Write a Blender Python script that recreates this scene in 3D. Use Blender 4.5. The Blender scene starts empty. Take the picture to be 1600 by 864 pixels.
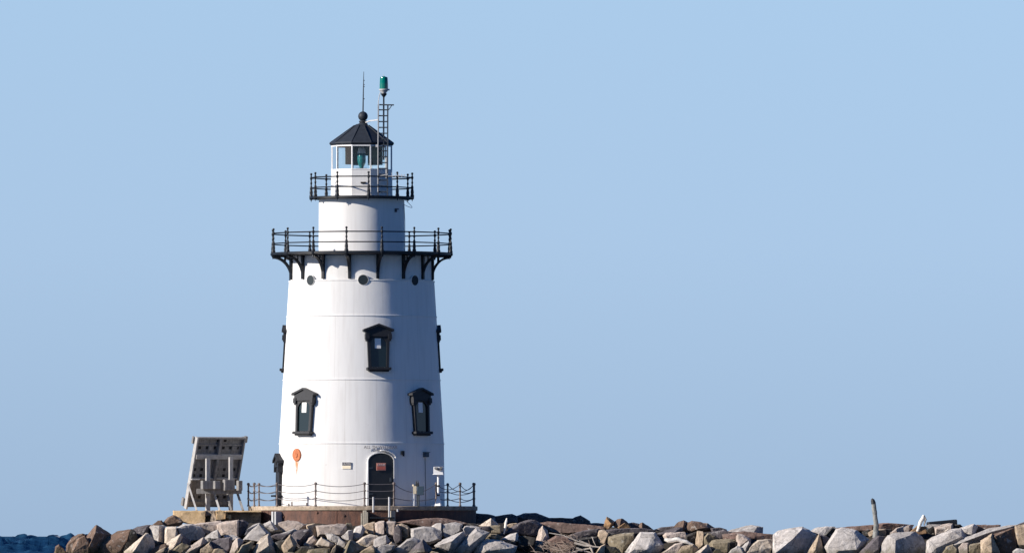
import bpy, bmesh, math, random
import numpy as np
from mathutils import Vector, Matrix, noise

random.seed(7)
R = math.radians
sc = bpy.context.scene
col = sc.collection

# ---------------------------------------------------------------- survey: photograph pixels -> metres
F, D, EYE, HOR = 16500.0, 412.5, 1.8, 837.0       # focal length in px, distance to the lighthouse, eye height, horizon row
S = D / F                                         # 0.025 m per px at the lighthouse
def X(px, y=0.0): return (px - 800.0) / F * (y + D)
def Z(py, y=0.0): return EYE + (HOR - py) / F * (y + D)
def P(px, py, y=0.0): return Vector((X(px, y), y, Z(py, y)))

# ---------------------------------------------------------------- materials
def mat(name, base, rough=0.6, var=0.12, scale=4.0, bump=0.0, bscale=30.0, metallic=0.0, second=None, sfac=0.5,
        sscale=2.0, sstretch=(1, 1, 1), spec=0.5, rnd=0.0, algae=False, pits=0.0, chips=0.0):
    m = bpy.data.materials.new(name); m.use_nodes = True
    nt = m.node_tree; N = nt.nodes; L = nt.links
    b = N['Principled BSDF']; b.inputs['Roughness'].default_value = rough; b.inputs['Metallic'].default_value = metallic
    b.inputs['Specular IOR Level'].default_value = spec
    if chips: b.inputs['Diffuse Roughness'].default_value = 0.8
    tc = N.new('ShaderNodeTexCoord'); geo = N.new('ShaderNodeNewGeometry')
    pos = geo.outputs['Position']
    n1 = N.new('ShaderNodeTexNoise'); n1.inputs['Scale'].default_value = scale; n1.inputs['Detail'].default_value = 6
    n1.inputs['Roughness'].default_value = 0.65
    L.new(pos, n1.inputs['Vector'])
    mr = N.new('ShaderNodeMapRange'); mr.inputs['From Min'].default_value = 0.25; mr.inputs['From Max'].default_value = 0.75
    mr.inputs['To Min'].default_value = 1 - var; mr.inputs['To Max'].default_value = 1 + var
    L.new(n1.outputs['Fac'], mr.inputs['Value'])
    colsock = None
    rgb = N.new('ShaderNodeRGB'); rgb.outputs[0].default_value = (*base, 1); colsock = rgb.outputs[0]
    def mix(a, bsock, fac, mode='MIX'):
        mx = N.new('ShaderNodeMix'); mx.data_type = 'RGBA'; mx.blend_type = mode
        for sock, val in ((mx.inputs['Factor'], fac), (mx.inputs['A'], a), (mx.inputs['B'], bsock)):
            if hasattr(val, 'is_output'): L.new(val, sock)
            elif isinstance(val, tuple): sock.default_value = (*val, 1)
            else: sock.default_value = val
        for s_ in mx.inputs:
            pass
        return mx.outputs['Result']
    def mixc(a, b_, fac, mode='MIX'):
        mx = N.new('ShaderNodeMix'); mx.data_type = 'RGBA'; mx.blend_type = mode
        f, A, B = mx.inputs[0], mx.inputs[6], mx.inputs[7]
        for sock, val in ((f, fac), (A, a), (B, b_)):
            if isinstance(val, bpy.types.NodeSocket): L.new(val, sock)
            elif isinstance(val, tuple): sock.default_value = (*val, 1)
            else: sock.default_value = val
        return mx.outputs[2]
    def ramp(sock, lo, hi):
        r_ = N.new('ShaderNodeMapRange'); r_.inputs['From Min'].default_value = lo; r_.inputs['From Max'].default_value = hi
        L.new(sock, r_.inputs['Value']); return r_.outputs[0]
    def math_(op, a, b_):
        q = N.new('ShaderNodeMath'); q.operation = op
        for sock, val in ((q.inputs[0], a), (q.inputs[1], b_)):
            if isinstance(val, bpy.types.NodeSocket): L.new(val, sock)
            else: sock.default_value = val
        return q.outputs[0]
    if second:
        mp = N.new('ShaderNodeMapping'); mp.inputs['Scale'].default_value = sstretch; L.new(pos, mp.inputs['Vector'])
        n2 = N.new('ShaderNodeTexNoise'); n2.inputs['Scale'].default_value = sscale; n2.inputs['Detail'].default_value = 5
        n2.inputs['Roughness'].default_value = 0.7
        L.new(mp.outputs[0], n2.inputs['Vector'])
        f2 = math_('MULTIPLY', ramp(n2.outputs['Fac'], 0.42, 0.66), sfac)
        colsock = mixc(colsock, second, f2)
    if rnd:
        oi = N.new('ShaderNodeObjectInfo')
        r_ = N.new('ShaderNodeMapRange'); r_.inputs['To Min'].default_value = 1 - rnd; r_.inputs['To Max'].default_value = 1 + rnd
        L.new(oi.outputs['Random'], r_.inputs['Value'])
        hv = N.new('ShaderNodeHueSaturation'); L.new(colsock, hv.inputs['Color']); L.new(r_.outputs[0], hv.inputs['Value'])
        colsock = hv.outputs[0]
    hv = N.new('ShaderNodeHueSaturation'); L.new(colsock, hv.inputs['Color']); L.new(mr.outputs[0], hv.inputs['Value'])
    colsock = hv.outputs[0]
    if pits:
        n4 = N.new('ShaderNodeTexNoise'); n4.inputs['Scale'].default_value = 14; n4.inputs['Detail'].default_value = 3
        L.new(pos, n4.inputs['Vector'])
        colsock = mixc(colsock, (0.05, 0.045, 0.04), math_('MULTIPLY', ramp(n4.outputs['Fac'], 0.62, 0.72), pits))
    if chips:      # cracks through the stone, and pale lichen and gull streaks on it
        wv2 = N.new('ShaderNodeTexNoise'); wv2.inputs['Scale'].default_value = 2.4; wv2.inputs['Detail'].default_value = 4; L.new(pos, wv2.inputs['Vector'])
        ad2 = N.new('ShaderNodeMix'); ad2.data_type = 'VECTOR'; ad2.inputs[0].default_value = .35
        L.new(pos, ad2.inputs[4]); L.new(wv2.outputs['Color'], ad2.inputs[5])
        v2 = N.new('ShaderNodeTexVoronoi'); v2.feature = 'DISTANCE_TO_EDGE'; v2.inputs['Scale'].default_value = 2.1; L.new(ad2.outputs[1], v2.inputs['Vector'])
        colsock = mixc(colsock, (0.03, 0.027, 0.025), math_('MULTIPLY', math_('SUBTRACT', 1.0, ramp(v2.outputs['Distance'], 0.006, 0.035)), 0.38))
        n5 = N.new('ShaderNodeTexNoise'); n5.inputs['Scale'].default_value = 5.5; n5.inputs['Detail'].default_value = 5; L.new(pos, n5.inputs['Vector'])
        colsock = mixc(colsock, (0.62, 0.60, 0.56), math_('MULTIPLY', ramp(n5.outputs['Fac'], 0.60, 0.70), 0.4))
    if algae:      # the tide line: weed and wet stain on whatever stands below it
        sp = N.new('ShaderNodeSeparateXYZ'); L.new(pos, sp.inputs[0])
        n3 = N.new('ShaderNodeTexNoise'); n3.inputs['Scale'].default_value = 2.2; n3.inputs['Detail'].default_value = 5
        L.new(pos, n3.inputs['Vector'])
        hgt = math_('ADD', sp.outputs['Z'], math_('MULTIPLY', n3.outputs['Fac'], 0.7))
        r_ = N.new('ShaderNodeMapRange'); r_.inputs['From Min'].default_value = 1.68; r_.inputs['From Max'].default_value = 1.45
        r_.inputs['To Min'].default_value = 0; r_.inputs['To Max'].default_value = 0.62
        L.new(hgt, r_.inputs['Value'])
        colsock = mixc(colsock, (0.10, 0.09, 0.035), r_.outputs[0])
    L.new(colsock, b.inputs['Base Color'])
    if bump:
        nb = N.new('ShaderNodeTexNoise'); nb.inputs['Scale'].default_value = bscale; nb.inputs['Detail'].default_value = 5
        L.new(pos, nb.inputs['Vector'])
        bp = N.new('ShaderNodeBump'); bp.inputs['Strength'].default_value = bump; bp.inputs['Distance'].default_value = 0.03
        L.new(nb.outputs['Fac'], bp.inputs['Height'])
        if chips:
            wv_ = N.new('ShaderNodeTexNoise'); wv_.inputs['Scale'].default_value = 3; L.new(pos, wv_.inputs['Vector'])
            ad_ = N.new('ShaderNodeMix'); ad_.data_type = 'VECTOR'; ad_.inputs[0].default_value = .25
            L.new(pos, ad_.inputs[4]); L.new(wv_.outputs['Color'], ad_.inputs[5])
            vo = N.new('ShaderNodeTexVoronoi'); vo.inputs['Scale'].default_value = 2.6; L.new(ad_.outputs[1], vo.inputs['Vector'])
            b2 = N.new('ShaderNodeBump'); b2.inputs['Strength'].default_value = chips; b2.inputs['Distance'].default_value = 0.16
            L.new(vo.outputs['Distance'], b2.inputs['Height']); L.new(b2.outputs[0], bp.inputs['Normal'])
        L.new(bp.outputs[0], b.inputs['Normal'])
    return m

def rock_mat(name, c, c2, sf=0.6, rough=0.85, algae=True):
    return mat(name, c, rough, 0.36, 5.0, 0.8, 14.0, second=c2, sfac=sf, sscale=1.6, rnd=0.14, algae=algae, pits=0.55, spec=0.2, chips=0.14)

M = {}
RC = {
 'pale':  rock_mat('pale_granite',  (0.50, 0.465, 0.435), (0.37, 0.325, 0.285)),
 'grey':  rock_mat('grey_granite',  (0.40, 0.37, 0.345), (0.25, 0.225, 0.205)),
 'cream': rock_mat('cream_granite', (0.56, 0.48, 0.395), (0.42, 0.335, 0.245)),
 'pink':  rock_mat('pink_granite',  (0.48, 0.40, 0.345), (0.35, 0.285, 0.235)),
 'tan':   rock_mat('tan_granite',   (0.46, 0.36, 0.26), (0.31, 0.235, 0.155)),
 'brown': rock_mat('brown_stone',   (0.19, 0.125, 0.09), (0.10, 0.075, 0.06)),
 'red':   rock_mat('red_brown_stone', (0.23, 0.15, 0.12), (0.13, 0.10, 0.085)),
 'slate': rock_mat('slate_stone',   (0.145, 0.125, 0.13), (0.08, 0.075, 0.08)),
 'dark':  rock_mat('dark_stone_gap_shade',    (0.055, 0.05, 0.045), (0.035, 0.035, 0.03)),  # near-black colour doubles as painted shade where these stones fill gaps
 'olive': rock_mat('olive_stone',   (0.29, 0.24, 0.165), (0.14, 0.12, 0.08)),
 'rust':  rock_mat('rust_stone',    (0.31, 0.19, 0.10), (0.17, 0.11, 0.08)),
}
M['mound'] = rock_mat('mound_rubble', (0.05, 0.042, 0.035), (0.03, 0.028, 0.025))  # near-black core colour paints extra shade into the gaps between boulders
M['black'] = mat('black_iron_paint', (0.006, 0.009, 0.014), 0.5, 0.3, 8, spec=0.35)
M['frame'] = mat('dark_window_paint', (0.017, 0.018, 0.022), 0.55, 0.35, 9, spec=0.35)
M['roof'] = mat('roof_paint', (0.022, 0.027, 0.036), 0.6, 0.3, 5, spec=0.35)
M['under'] = mat('deck_underside', (0.55, 0.56, 0.58), 0.6, 0.1)
M['galv'] = mat('galvanised_steel', (0.035, 0.045, 0.058), 0.55, 0.25, 10)
M['steelgrey'] = mat('pale_steel', (0.46, 0.46, 0.46), 0.5, 0.15, 10)
M['whitepaint'] = mat('white_paint', (0.80, 0.79, 0.77), 0.5, 0.05, 6)
M['frost'] = mat('white_frame_paint', (0.74, 0.74, 0.74), 0.5, 0.05)
M['concrete'] = mat('cap_concrete', (0.40, 0.32, 0.24), 0.9, 0.3, 5, 0.5, 14, second=(0.22, 0.17, 0.12), sfac=0.8, sscale=3, pits=0.5)
M['slab'] = mat('slab_concrete', (0.66, 0.47, 0.27), 0.9, 0.22, 4, 0.4, 14, second=(0.42, 0.28, 0.13), sfac=0.8, sscale=2.5, pits=0.35)
M['oldstone'] = mat('exposed_aggregate', (0.36, 0.28, 0.20), 0.9, 0.4, 6, 0.8, 12, second=(0.13, 0.11, 0.10), sfac=0.9, sscale=4, pits=0.7)
M['rust'] = mat('rusted_steel', (0.125, 0.058, 0.038), 0.8, 0.35, 3, 0.5, 20, second=(0.05, 0.030, 0.027), sfac=0.9, sscale=2.2, sstretch=(2.5, 2.5, 0.6))
M['rustplate'] = mat('orange_rust', (0.40, 0.115, 0.04), 0.85, 0.35, 12, 0.3, 30, second=(0.50, 0.20, 0.10), sfac=0.8, sscale=14)
M['wood'] = mat('weathered_timber', (0.225, 0.218, 0.212), 0.85, 0.25, 6, 0.3, 30, second=(0.13, 0.125, 0.12), sfac=0.9, sscale=5, sstretch=(3, 3, 0.5))
M['palewood'] = mat('pale_weathered_sunlit_timber', (0.38, 0.37, 0.36), 0.8, 0.2, 6, 0.2, 30, second=(0.32, 0.30, 0.275), sfac=0.8, sscale=5)  # paler timber tone puts sunlight into the colour of edge and rail
M['post'] = mat('grey_timber_post', (0.40, 0.36, 0.29), 0.85, 0.25, 8, 0.3, 25, second=(0.22, 0.19, 0.15), sfac=0.8, sscale=6, sstretch=(4, 4, .6))
M['drift'] = mat('bleached_driftwood', (0.56, 0.49, 0.41), 0.8, 0.2, 7, 0.3, 30, second=(0.34, 0.28, 0.22), sfac=0.7, sscale=6)
M['bleached'] = mat('bleached_white_wood', (0.82, 0.78, 0.70), 0.75, 0.12, 7, 0.3, 30, second=(0.6, 0.53, 0.45), sfac=0.5, sscale=6)
M['oldpost'] = mat('weathered_grey_wood', (0.25, 0.25, 0.235), 0.85, 0.3, 7, 0.4, 25, second=(0.14, 0.145, 0.13), sfac=0.9, sscale=5)
M['twig'] = mat('dry_twigs', (0.25, 0.19, 0.15), 0.85, 0.3, 7)
M['hole'] = mat('bolt_hole_black', (0.008, 0.008, 0.008), 0.9, 0.0)
M['chain'] = mat('dull_chain', (0.13, 0.12, 0.125), 0.6, 0.2, 20)
M['fpost'] = mat('weathered_fence_paint', (0.17, 0.13, 0.115), 0.6, 0.35, 10, second=(0.035, 0.035, 0.04), sfac=0.8, sscale=8)
M['doorpaint'] = mat('door_black', (0.012, 0.014, 0.017), 0.45, 0.3, 5)
M['red'] = mat('faded_red_sign', (0.45, 0.11, 0.08), 0.6, 0.1)
M['salmon'] = mat('faded_pink_sign', (0.56, 0.27, 0.21), 0.6, 0.1)
M['signwhite'] = mat('sign_white', (0.78, 0.77, 0.74), 0.5, 0.05)
M['signyellow'] = mat('faded_yellow_sign', (0.78, 0.68, 0.50), 0.6, 0.08)
M['ink'] = mat('sign_ink', (0.035, 0.03, 0.045), 0.6, 0.0)
M['fadedink'] = mat('faded_ink', (0.16, 0.15, 0.17), 0.6, 0.3)
M['curtain'] = mat('green_black_panel', (0.022, 0.05, 0.055), 0.6, 0.1)
M['cabinet'] = mat('cabinet_blue_grey', (0.035, 0.06, 0.085), 0.5, 0.1)
M['tanpaint'] = mat('aged_cream_paint', (0.58, 0.50, 0.36), 0.6, 0.1)
M['black_timber'] = mat('tarred_timber', (0.014, 0.016, 0.02), 0.6, 0.3, 6, 0.3, 30)

def glass_mat(name, tint=(0.9, 0.96, 0.97), refl=1.0):
    m = bpy.data.materials.new(name); m.use_nodes = True
    N = m.node_tree.nodes; L = m.node_tree.links; N.clear()
    o = N.new('ShaderNodeOutputMaterial'); t = N.new('ShaderNodeBsdfTransparent'); t.inputs[0].default_value = (*tint, 1)
    g = N.new('ShaderNodeBsdfGlossy'); g.inputs['Roughness'].default_value = 0.03
    fr = N.new('ShaderNodeFresnel'); fr.inputs[0].default_value = 1.45
    mx = N.new('ShaderNodeMixShader'); L.new(fr.outputs[0], mx.inputs[0]); L.new(t.outputs[0], mx.inputs[1]); L.new(g.outputs[0], mx.inputs[2])
    L.new(mx.outputs[0], o.inputs[0]); return m
M['glass'] = glass_mat('lantern_glass', (0.90, 0.96, 0.97))
def solid(name, c, rough, spec=0.5, trans=0.0):
    m = bpy.data.materials.new(name); m.use_nodes = True; b = m.node_tree.nodes['Principled BSDF']
    b.inputs['Base Color'].default_value = (*c, 1); b.inputs['Roughness'].default_value = rough
    b.inputs['Specular IOR Level'].default_value = spec; b.inputs['Transmission Weight'].default_value = trans
    return m
M['pane'] = solid('dark_window_glass', (0.012, 0.022, 0.026), 0.08)
M['hatch'] = solid('porthole_blank', (0.016, 0.026, 0.032), 0.6, .3)
M['beacon'] = solid('green_beacon_glass', (0.0, 0.14, 0.105), 0.12, 0.6)
M['lens'] = solid('teal_lens_glass', (0.012, 0.13, 0.13), 0.15, 0.6)

# white cast-iron plates: faint plate seams, streaks and specks
def tower_mat():
    m = bpy.data.materials.new('white_tower_plates'); m.use_nodes = True
    nt = m.node_tree; N = nt.nodes; L = nt.links; b = N['Principled BSDF']
    b.inputs['Roughness'].default_value = 0.55; b.inputs['Specular IOR Level'].default_value = 0.3; b.inputs['Diffuse Roughness'].default_value = 0.9
    tc = N.new('ShaderNodeTexCoord'); sp = N.new('ShaderNodeSeparateXYZ'); L.new(tc.outputs['Object'], sp.inputs[0])
    def mt(op, a, b_=0.0):
        q = N.new('ShaderNodeMath'); q.operation = op
        for s_, v in ((q.inputs[0], a), (q.inputs[1], b_)):
            if isinstance(v, bpy.types.NodeSocket): L.new(v, s_)
            else: s_.default_value = v
        return q.outputs[0]
    ang = mt('ARCTAN2', sp.outputs['X'], mt('MULTIPLY', sp.outputs['Y'], -1.0))
    # vertical joints between the plates, staggered from course to course
    course = mt('FLOOR', mt('DIVIDE', mt('ADD', sp.outputs['Z'], 0.02), 2.47))
    a2 = mt('ADD', mt('MULTIPLY', ang, 16 / (2 * math.pi)), mt('ADD', mt('MULTIPLY', course, 0.37), 0.62))
    fr = mt('ABSOLUTE', mt('SUBTRACT', mt('FRACT', a2), 0.5))
    seam = mt('MULTIPLY', mt('LESS_THAN', fr, 0.008), 0.30)
    mp = N.new('ShaderNodeMapping'); mp.inputs['Scale'].default_value = (2.6, 2.6, 0.22); L.new(tc.outputs['Object'], mp.inputs[0])
    n1 = N.new('ShaderNodeTexNoise'); n1.inputs['Scale'].default_value = 2.5; n1.inputs['Detail'].default_value = 6
    L.new(mp.outputs[0], n1.inputs[0])
    st = N.new('ShaderNodeMapRange'); st.inputs['From Min'].default_value = 0.45; st.inputs['From Max'].default_value = 0.8
    st.inputs['To Max'].default_value = 0.24; L.new(n1.outputs['Fac'], st.inputs[0])
    n2 = N.new('ShaderNodeTexNoise'); n2.inputs['Scale'].default_value = 5; n2.inputs['Detail'].default_value = 4; L.new(tc.outputs['Object'], n2.inputs[0])
    sk = N.new('ShaderNodeMapRange'); sk.inputs['From Min'].default_value = 0.73; sk.inputs['From Max'].default_value = 0.78
    sk.inputs['To Max'].default_value = 0.35; L.new(n2.outputs['Fac'], sk.inputs[0])
    tot = mt('ADD', mt('ADD', seam, st.outputs[0]), sk.outputs[0])
    mx = N.new('ShaderNodeMix'); mx.data_type = 'RGBA'; mx.clamp_factor = True
    L.new(tot, mx.inputs[0]); mx.inputs[6].default_value = (0.80, 0.79, 0.77, 1); mx.inputs[7].default_value = (0.50, 0.46, 0.42, 1)
    L.new(mx.outputs[2], b.inputs['Base Color'])
    n3 = N.new('ShaderNodeTexNoise'); n3.inputs['Scale'].default_value = 1.4; L.new(tc.outputs['Object'], n3.inputs[0])
    bp = N.new('ShaderNodeBump'); bp.inputs['Strength'].default_value = 0.10; bp.inputs['Distance'].default_value = 0.1
    L.new(n3.outputs['Fac'], bp.inputs['Height']); L.new(bp.outputs[0], b.inputs['Normal'])
    return m
M['tower'] = tower_mat()

# ---------------------------------------------------------------- mesh helpers
class MB:
    def __init__(s): s.v = []; s.f = []; s.mi = []; s.cur = 0
    def add(s, vs, fs):
        o = len(s.v); s.v += [tuple(v) for v in vs]; s.f += [[i + o for i in f] for f in fs]; s.mi += [s.cur] * len(fs)
    def box(s, c, size, rot=None):
        hx, hy, hz = size[0] / 2, size[1] / 2, size[2] / 2
        vs = [Vector((x, y, z)) for x in (-hx, hx) for y in (-hy, hy) for z in (-hz, hz)]
        if rot is not None: vs = [rot @ v for v in vs]
        vs = [v + Vector(c) for v in vs]
        s.add(vs, [(0, 1, 3, 2), (4, 6, 7, 5), (0, 4, 5, 1), (2, 3, 7, 6), (0, 2, 6, 4), (1, 5, 7, 3)])
    def bar(s, a, b, w, h, up=Vector((0, 0, 1))):
        a, b = Vector(a), Vector(b); d = (b - a).normalized()
        side = d.cross(up)
        if side.length < 1e-3: side = d.cross(Vector((1, 0, 0)))
        side.normalize(); u = side.cross(d).normalized()
        rot = Matrix((d, side, u)).transposed()
        s.box((a + b) / 2, ((b - a).length, w, h), rot)
    def tube(s, path, r, n=8, cap=True):
        path = [Vector(p) for p in path]; rs = r if isinstance(r, (list, tuple)) else [r] * len(path)
        vs = []; prev = None
        for i, p in enumerate(path):
            d = (path[min(i + 1, len(path) - 1)] - path[max(i - 1, 0)]).normalized()
            if prev is None:
                a = d.orthogonal().normalized()
            else:
                a = (prev - d * prev.dot(d)).normalized()
            prev = a; b = d.cross(a)
            for k in range(n):
                t = 2 * math.pi * k / n
                vs.append(p + (a * math.cos(t) + b * math.sin(t)) * rs[i])
        fs = []
        for i in range(len(path) - 1):
            for k in range(n):
                fs.append((i * n + k, i * n + (k + 1) % n, (i + 1) * n + (k + 1) % n, (i + 1) * n + k))
        if cap: fs += [tuple(range(n))[::-1], tuple(range((len(path) - 1) * n, len(path) * n))]
        s.add(vs, fs)
    def lathe(s, prof, n=32, c=(0, 0, 0), rot0=0.0, cap=True):
        vs = []; c = Vector(c)
        for r, z in prof:
            for k in range(n):
                t = rot0 + 2 * math.pi * k / n
                vs.append(c + Vector((r * math.sin(t), -r * math.cos(t), z)))
        fs = []
        for i in range(len(prof) - 1):
            for k in range(n):
                fs.append((i * n + k, i * n + (k + 1) % n, (i + 1) * n + (k + 1) % n, (i + 1) * n + k))
        if cap: fs += [tuple(range(n))[::-1], tuple(range((len(prof) - 1) * n, len(prof) * n))]
        s.add(vs, fs)
    def prism(s, outline, y0, y1):          # outline in (x, z), extruded along y
        n = len(outline)
        vs = [(x, y0, z) for x, z in outline] + [(x, y1, z) for x, z in outline]
        fs = [tuple(range(n)), tuple(range(n, 2 * n))[::-1]] + [(k, (k + 1) % n, n + (k + 1) % n, n + k) for k in range(n)]
        s.add(vs, fs)
    def xf(s, m, start=0):
        s.v = s.v[:start] + [tuple(m @ Vector(v)) for v in s.v[start:]]
    def build(s, name, mats, parent=None, smooth=False, loc=None, bevel=0.0):
        me = bpy.data.meshes.new(name); me.from_pydata(s.v, [], s.f)
        for m in (mats if isinstance(mats, (list, tuple)) else [mats]): me.materials.append(m)
        me.polygons.foreach_set('material_index', s.mi)
        bm = bmesh.new(); bm.from_mesh(me); bmesh.ops.recalc_face_normals(bm, faces=bm.faces)
        if bevel:
            ed = [e for e in bm.edges if len(e.link_faces) == 2 and e.calc_face_angle(0) > 0.6]
            bmesh.ops.bevel(bm, geom=ed, offset=bevel, segments=1, affect='EDGES')
        bm.to_mesh(me); bm.free()
        if smooth:
            me.shade_smooth()
            if hasattr(me, 'set_sharp_from_angle'): me.set_sharp_from_angle(angle=R(35))
        o = bpy.data.objects.new(name, me); col.objects.link(o)
        if parent is not None: o.parent = parent
        if loc is not None: o.location = loc
        return o

def empty(name, loc):
    o = bpy.data.objects.new(name, None); col.objects.link(o); o.location = loc; return o
def tag(o, label=None, cat=None, group=None, kind=None):
    if label: o['label'] = label
    if cat: o['category'] = cat
    if group: o['group'] = group
    if kind: o['kind'] = kind
    return o
def kids(o): return [c for c in bpy.data.objects if c.parent == o]
def copy_tree(o, parent=None):
    c = o.copy(); col.objects.link(c); c.parent = parent
    for ch in kids(o):
        copy_tree(ch, c)
    return c
def text_mb(word, size, extrude=0.003):
    cu = bpy.data.curves.new('lettering', 'FONT'); cu.body = word; cu.size = size; cu.align_x = 'CENTER'; cu.align_y = 'CENTER'
    cu.extrude = extrude; cu.resolution_u = 2
    to = bpy.data.objects.new('lettering', cu); col.objects.link(to)
    dg = bpy.context.evaluated_depsgraph_get(); me = bpy.data.meshes.new_from_object(to.evaluated_get(dg))
    mb = MB(); mb.add([(v.co.x, -v.co.z, v.co.y) for v in me.vertices], [list(p.vertices) for p in me.polygons])
    bpy.data.objects.remove(to); bpy.data.curves.remove(cu); bpy.data.meshes.remove(me)
    return mb

# ================================================================= LIGHTHOUSE
CX = 565.0
BASE_PY = 790.0
root = empty('lighthouse', (X(CX), 0, Z(BASE_PY)))
tag(root, 'white conical cast iron lighthouse with two black railed galleries and a glazed lantern', 'lighthouse')
def zl(py): return (BASE_PY - py) * S
def rl(px): return px * S
LXY = Vector((X(CX), 0, Z(BASE_PY)))

tw = MB()
prof = [(130, 791), (128.6, 693), (122.8, 594), (117.0, 495), (113.6, 440.5), (111.0, 439.5), (110.4, 401)]
tw.lathe([(rl(r), zl(p)) for r, p in prof], 144, cap=False)
tower = tw.build('tower_wall', M['tower'], root, smooth=True)
for py, r in ((440, 113.9), (495, 117.4), (594, 123.2), (693, 129.0)):
    b_ = MB()
    b_.lathe([(rl(r - 1.2), zl(py + 1.0)), (rl(r + 0.55), zl(py + 0.9)), (rl(r + 0.55), zl(py - 0.6)), (rl(r - 1.8), zl(py - 1.1))], 144, cap=False)
    b_.build('flange_ring', M['tower'], tower, smooth=True)
uw = MB(); uw.lathe([(rl(67.2), zl(398)), (rl(66.8), zl(312))], 120, cap=False)
watch = uw.build('watch_room_wall', M['tower'], root, smooth=True)
bk = MB(); bk.box((rl(0), 0, 0), (0.16, 0.1, 0.05)); bk.box((rl(-2.4), 0, -0.06), (0.05, 0.1, 0.12))
bk.xf(Matrix.Translation((0, 0, zl(328))) @ Matrix.Rotation(R(54), 4, 'Z') @ Matrix.Translation((0, -rl(68), 0)))
bk.build('conduit_bracket', M['galv'], watch)
cb = MB()
pts = []
for k in range(17):
    t = k / 16
    pts.append((rl(66 + 13 * math.sin(math.pi * t) * (1 if t < .8 else .9)), -0.35, zl(311 + 9 * math.sin(math.pi * t) + 9 * t)))
cb.tube(pts, 0.011, 5)
cb.tube([(rl(66.5), -0.35, zl(320)), (rl(67.7), -0.25, zl(345)), (rl(67.7), -0.25, zl(394))], 0.012, 5)
cb.build('cable', M['steelgrey'], watch)

def gallery(r_deck, py_top, py_bot, n, off, py_rail, py_mid, py_finial, drop, back_r):
    d = MB()
    d.lathe([(rl(back_r), zl(py_bot)), (rl(r_deck - 3), zl(py_bot)), (rl(r_deck), zl(py_bot - 1.2)), (rl(r_deck), zl(py_top + .8)),
             (rl(r_deck - 1), zl(py_top)), (rl(back_r), zl(py_top - .6))], 96, cap=False)
    deck = d.build('gallery_deck', M['black'], root, smooth=True)
    rp = r_deck - 1.6
    ra = MB()
    for py, rad in ((py_rail, 0.025), (py_mid, 0.023)):
        ring = [(rl(rp) * math.sin(R(off + 360 / n * k)), -rl(rp) * math.cos(R(off + 360 / n * k)), zl(py)) for k in range(n)]
        for k in range(n): ra.tube([ring[k], ring[(k + 1) % n]], rad, 6)
    rail = ra.build('gallery_railing', M['black'], root)
    h = lambda py: (py_top - py) * S
    b = S
    pr = [(0, -drop * S - 0.10), (0.03, -drop * S - 0.03), (0.075, -drop * S + 0.03), (0.10, -0.10), (0.115, 0.0), (0.115, 0.05), (0.085, 0.10), (0.10, 0.17), (0.085, 0.26),
          (0.045, 0.33)]
    zm, zr, zt = h(py_mid), h(py_rail), h(py_finial)
    pr += [(0.045, zm - .09), (0.075, zm - .05), (0.082, zm), (0.075, zm + .05), (0.042, zm + .10), (0.042, (zm + zr) / 2 - .05),
           (0.068, (zm + zr) / 2), (0.042, (zm + zr) / 2 + .05), (0.040, zr - .08), (0.07, zr - .04), (0.078, zr), (0.065, zr + .045), (0.035, zr + .07), (0.035, zt - .09),
           (0.062, zt - .06), (0.070, zt - .03), (0.05, zt), (0.0, zt + .01)]
    pr = [(max(r_, 0.001) * 0.67, z_) for r_, z_ in pr]
    pm = MB(); pm.lathe(pr, 10, cap=False)
    first = pm.build('post', M['black'], rail, smooth=True)
    for k in range(n):
        o = first if k == 0 else first.copy()
        if k: col.objects.link(o); o.parent = rail
        a = R(off + 360 / n * k)
        o.location = (rl(rp) * math.sin(a), -rl(rp) * math.cos(a), zl(py_top)); o.rotation_euler = (0, 0, a)
    return deck
deck1 = gallery(142.6, 395.5, 400.3, 16, -8.8, 365.5, 381.5, 358, 6, 60)
deck2 = gallery(81.8, 308, 311.6, 10, -27.4, 278, 294, 270.5, 4, 40)
# curved brackets under the lower gallery
bm_ = MB()
r_w, r_e, zt, zb = rl(110.6), rl(139.5), zl(400.2), zl(437)
arc = []
for k in range(15):
    t = k / 14; a = t * math.pi / 2
    arc.append((r_w + (r_e - r_w) * (1 - math.cos(a)), zb + (zt - zb - 0.06) * math.sin(a)))
for k in range(14):
    (ra, za), (rb, zb_) = arc[k], arc[k + 1]
    bm_.bar((0, -ra - 0.03, za), (0, -rb - 0.03, zb_ + .004), 0.07, 0.115, up=Vector((1, 0, 0)))
bm_.prism([(-0.05, zb - .02), (0.05, zb - .02), (0.06, zt), (-0.06, zt)], -r_w - 0.10, -r_w + 0.02)
bm_.box((0, -(r_w + r_e) / 2, zt - 0.02), (0.07, r_e - r_w, 0.04))
bm_.tube([(0, -rl(122), zt - 0.02), (0, -rl(122), zt - .22)], 0.03, 6)
br0 = bm_.build('bracket', M['black'], deck1)
for k in range(16):
    o = br0 if k == 0 else br0.copy()
    if k: col.objects.link(o); o.parent = deck1
    o.rotation_euler = (0, 0, R(-8.8 + 22.5 * k))

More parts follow.
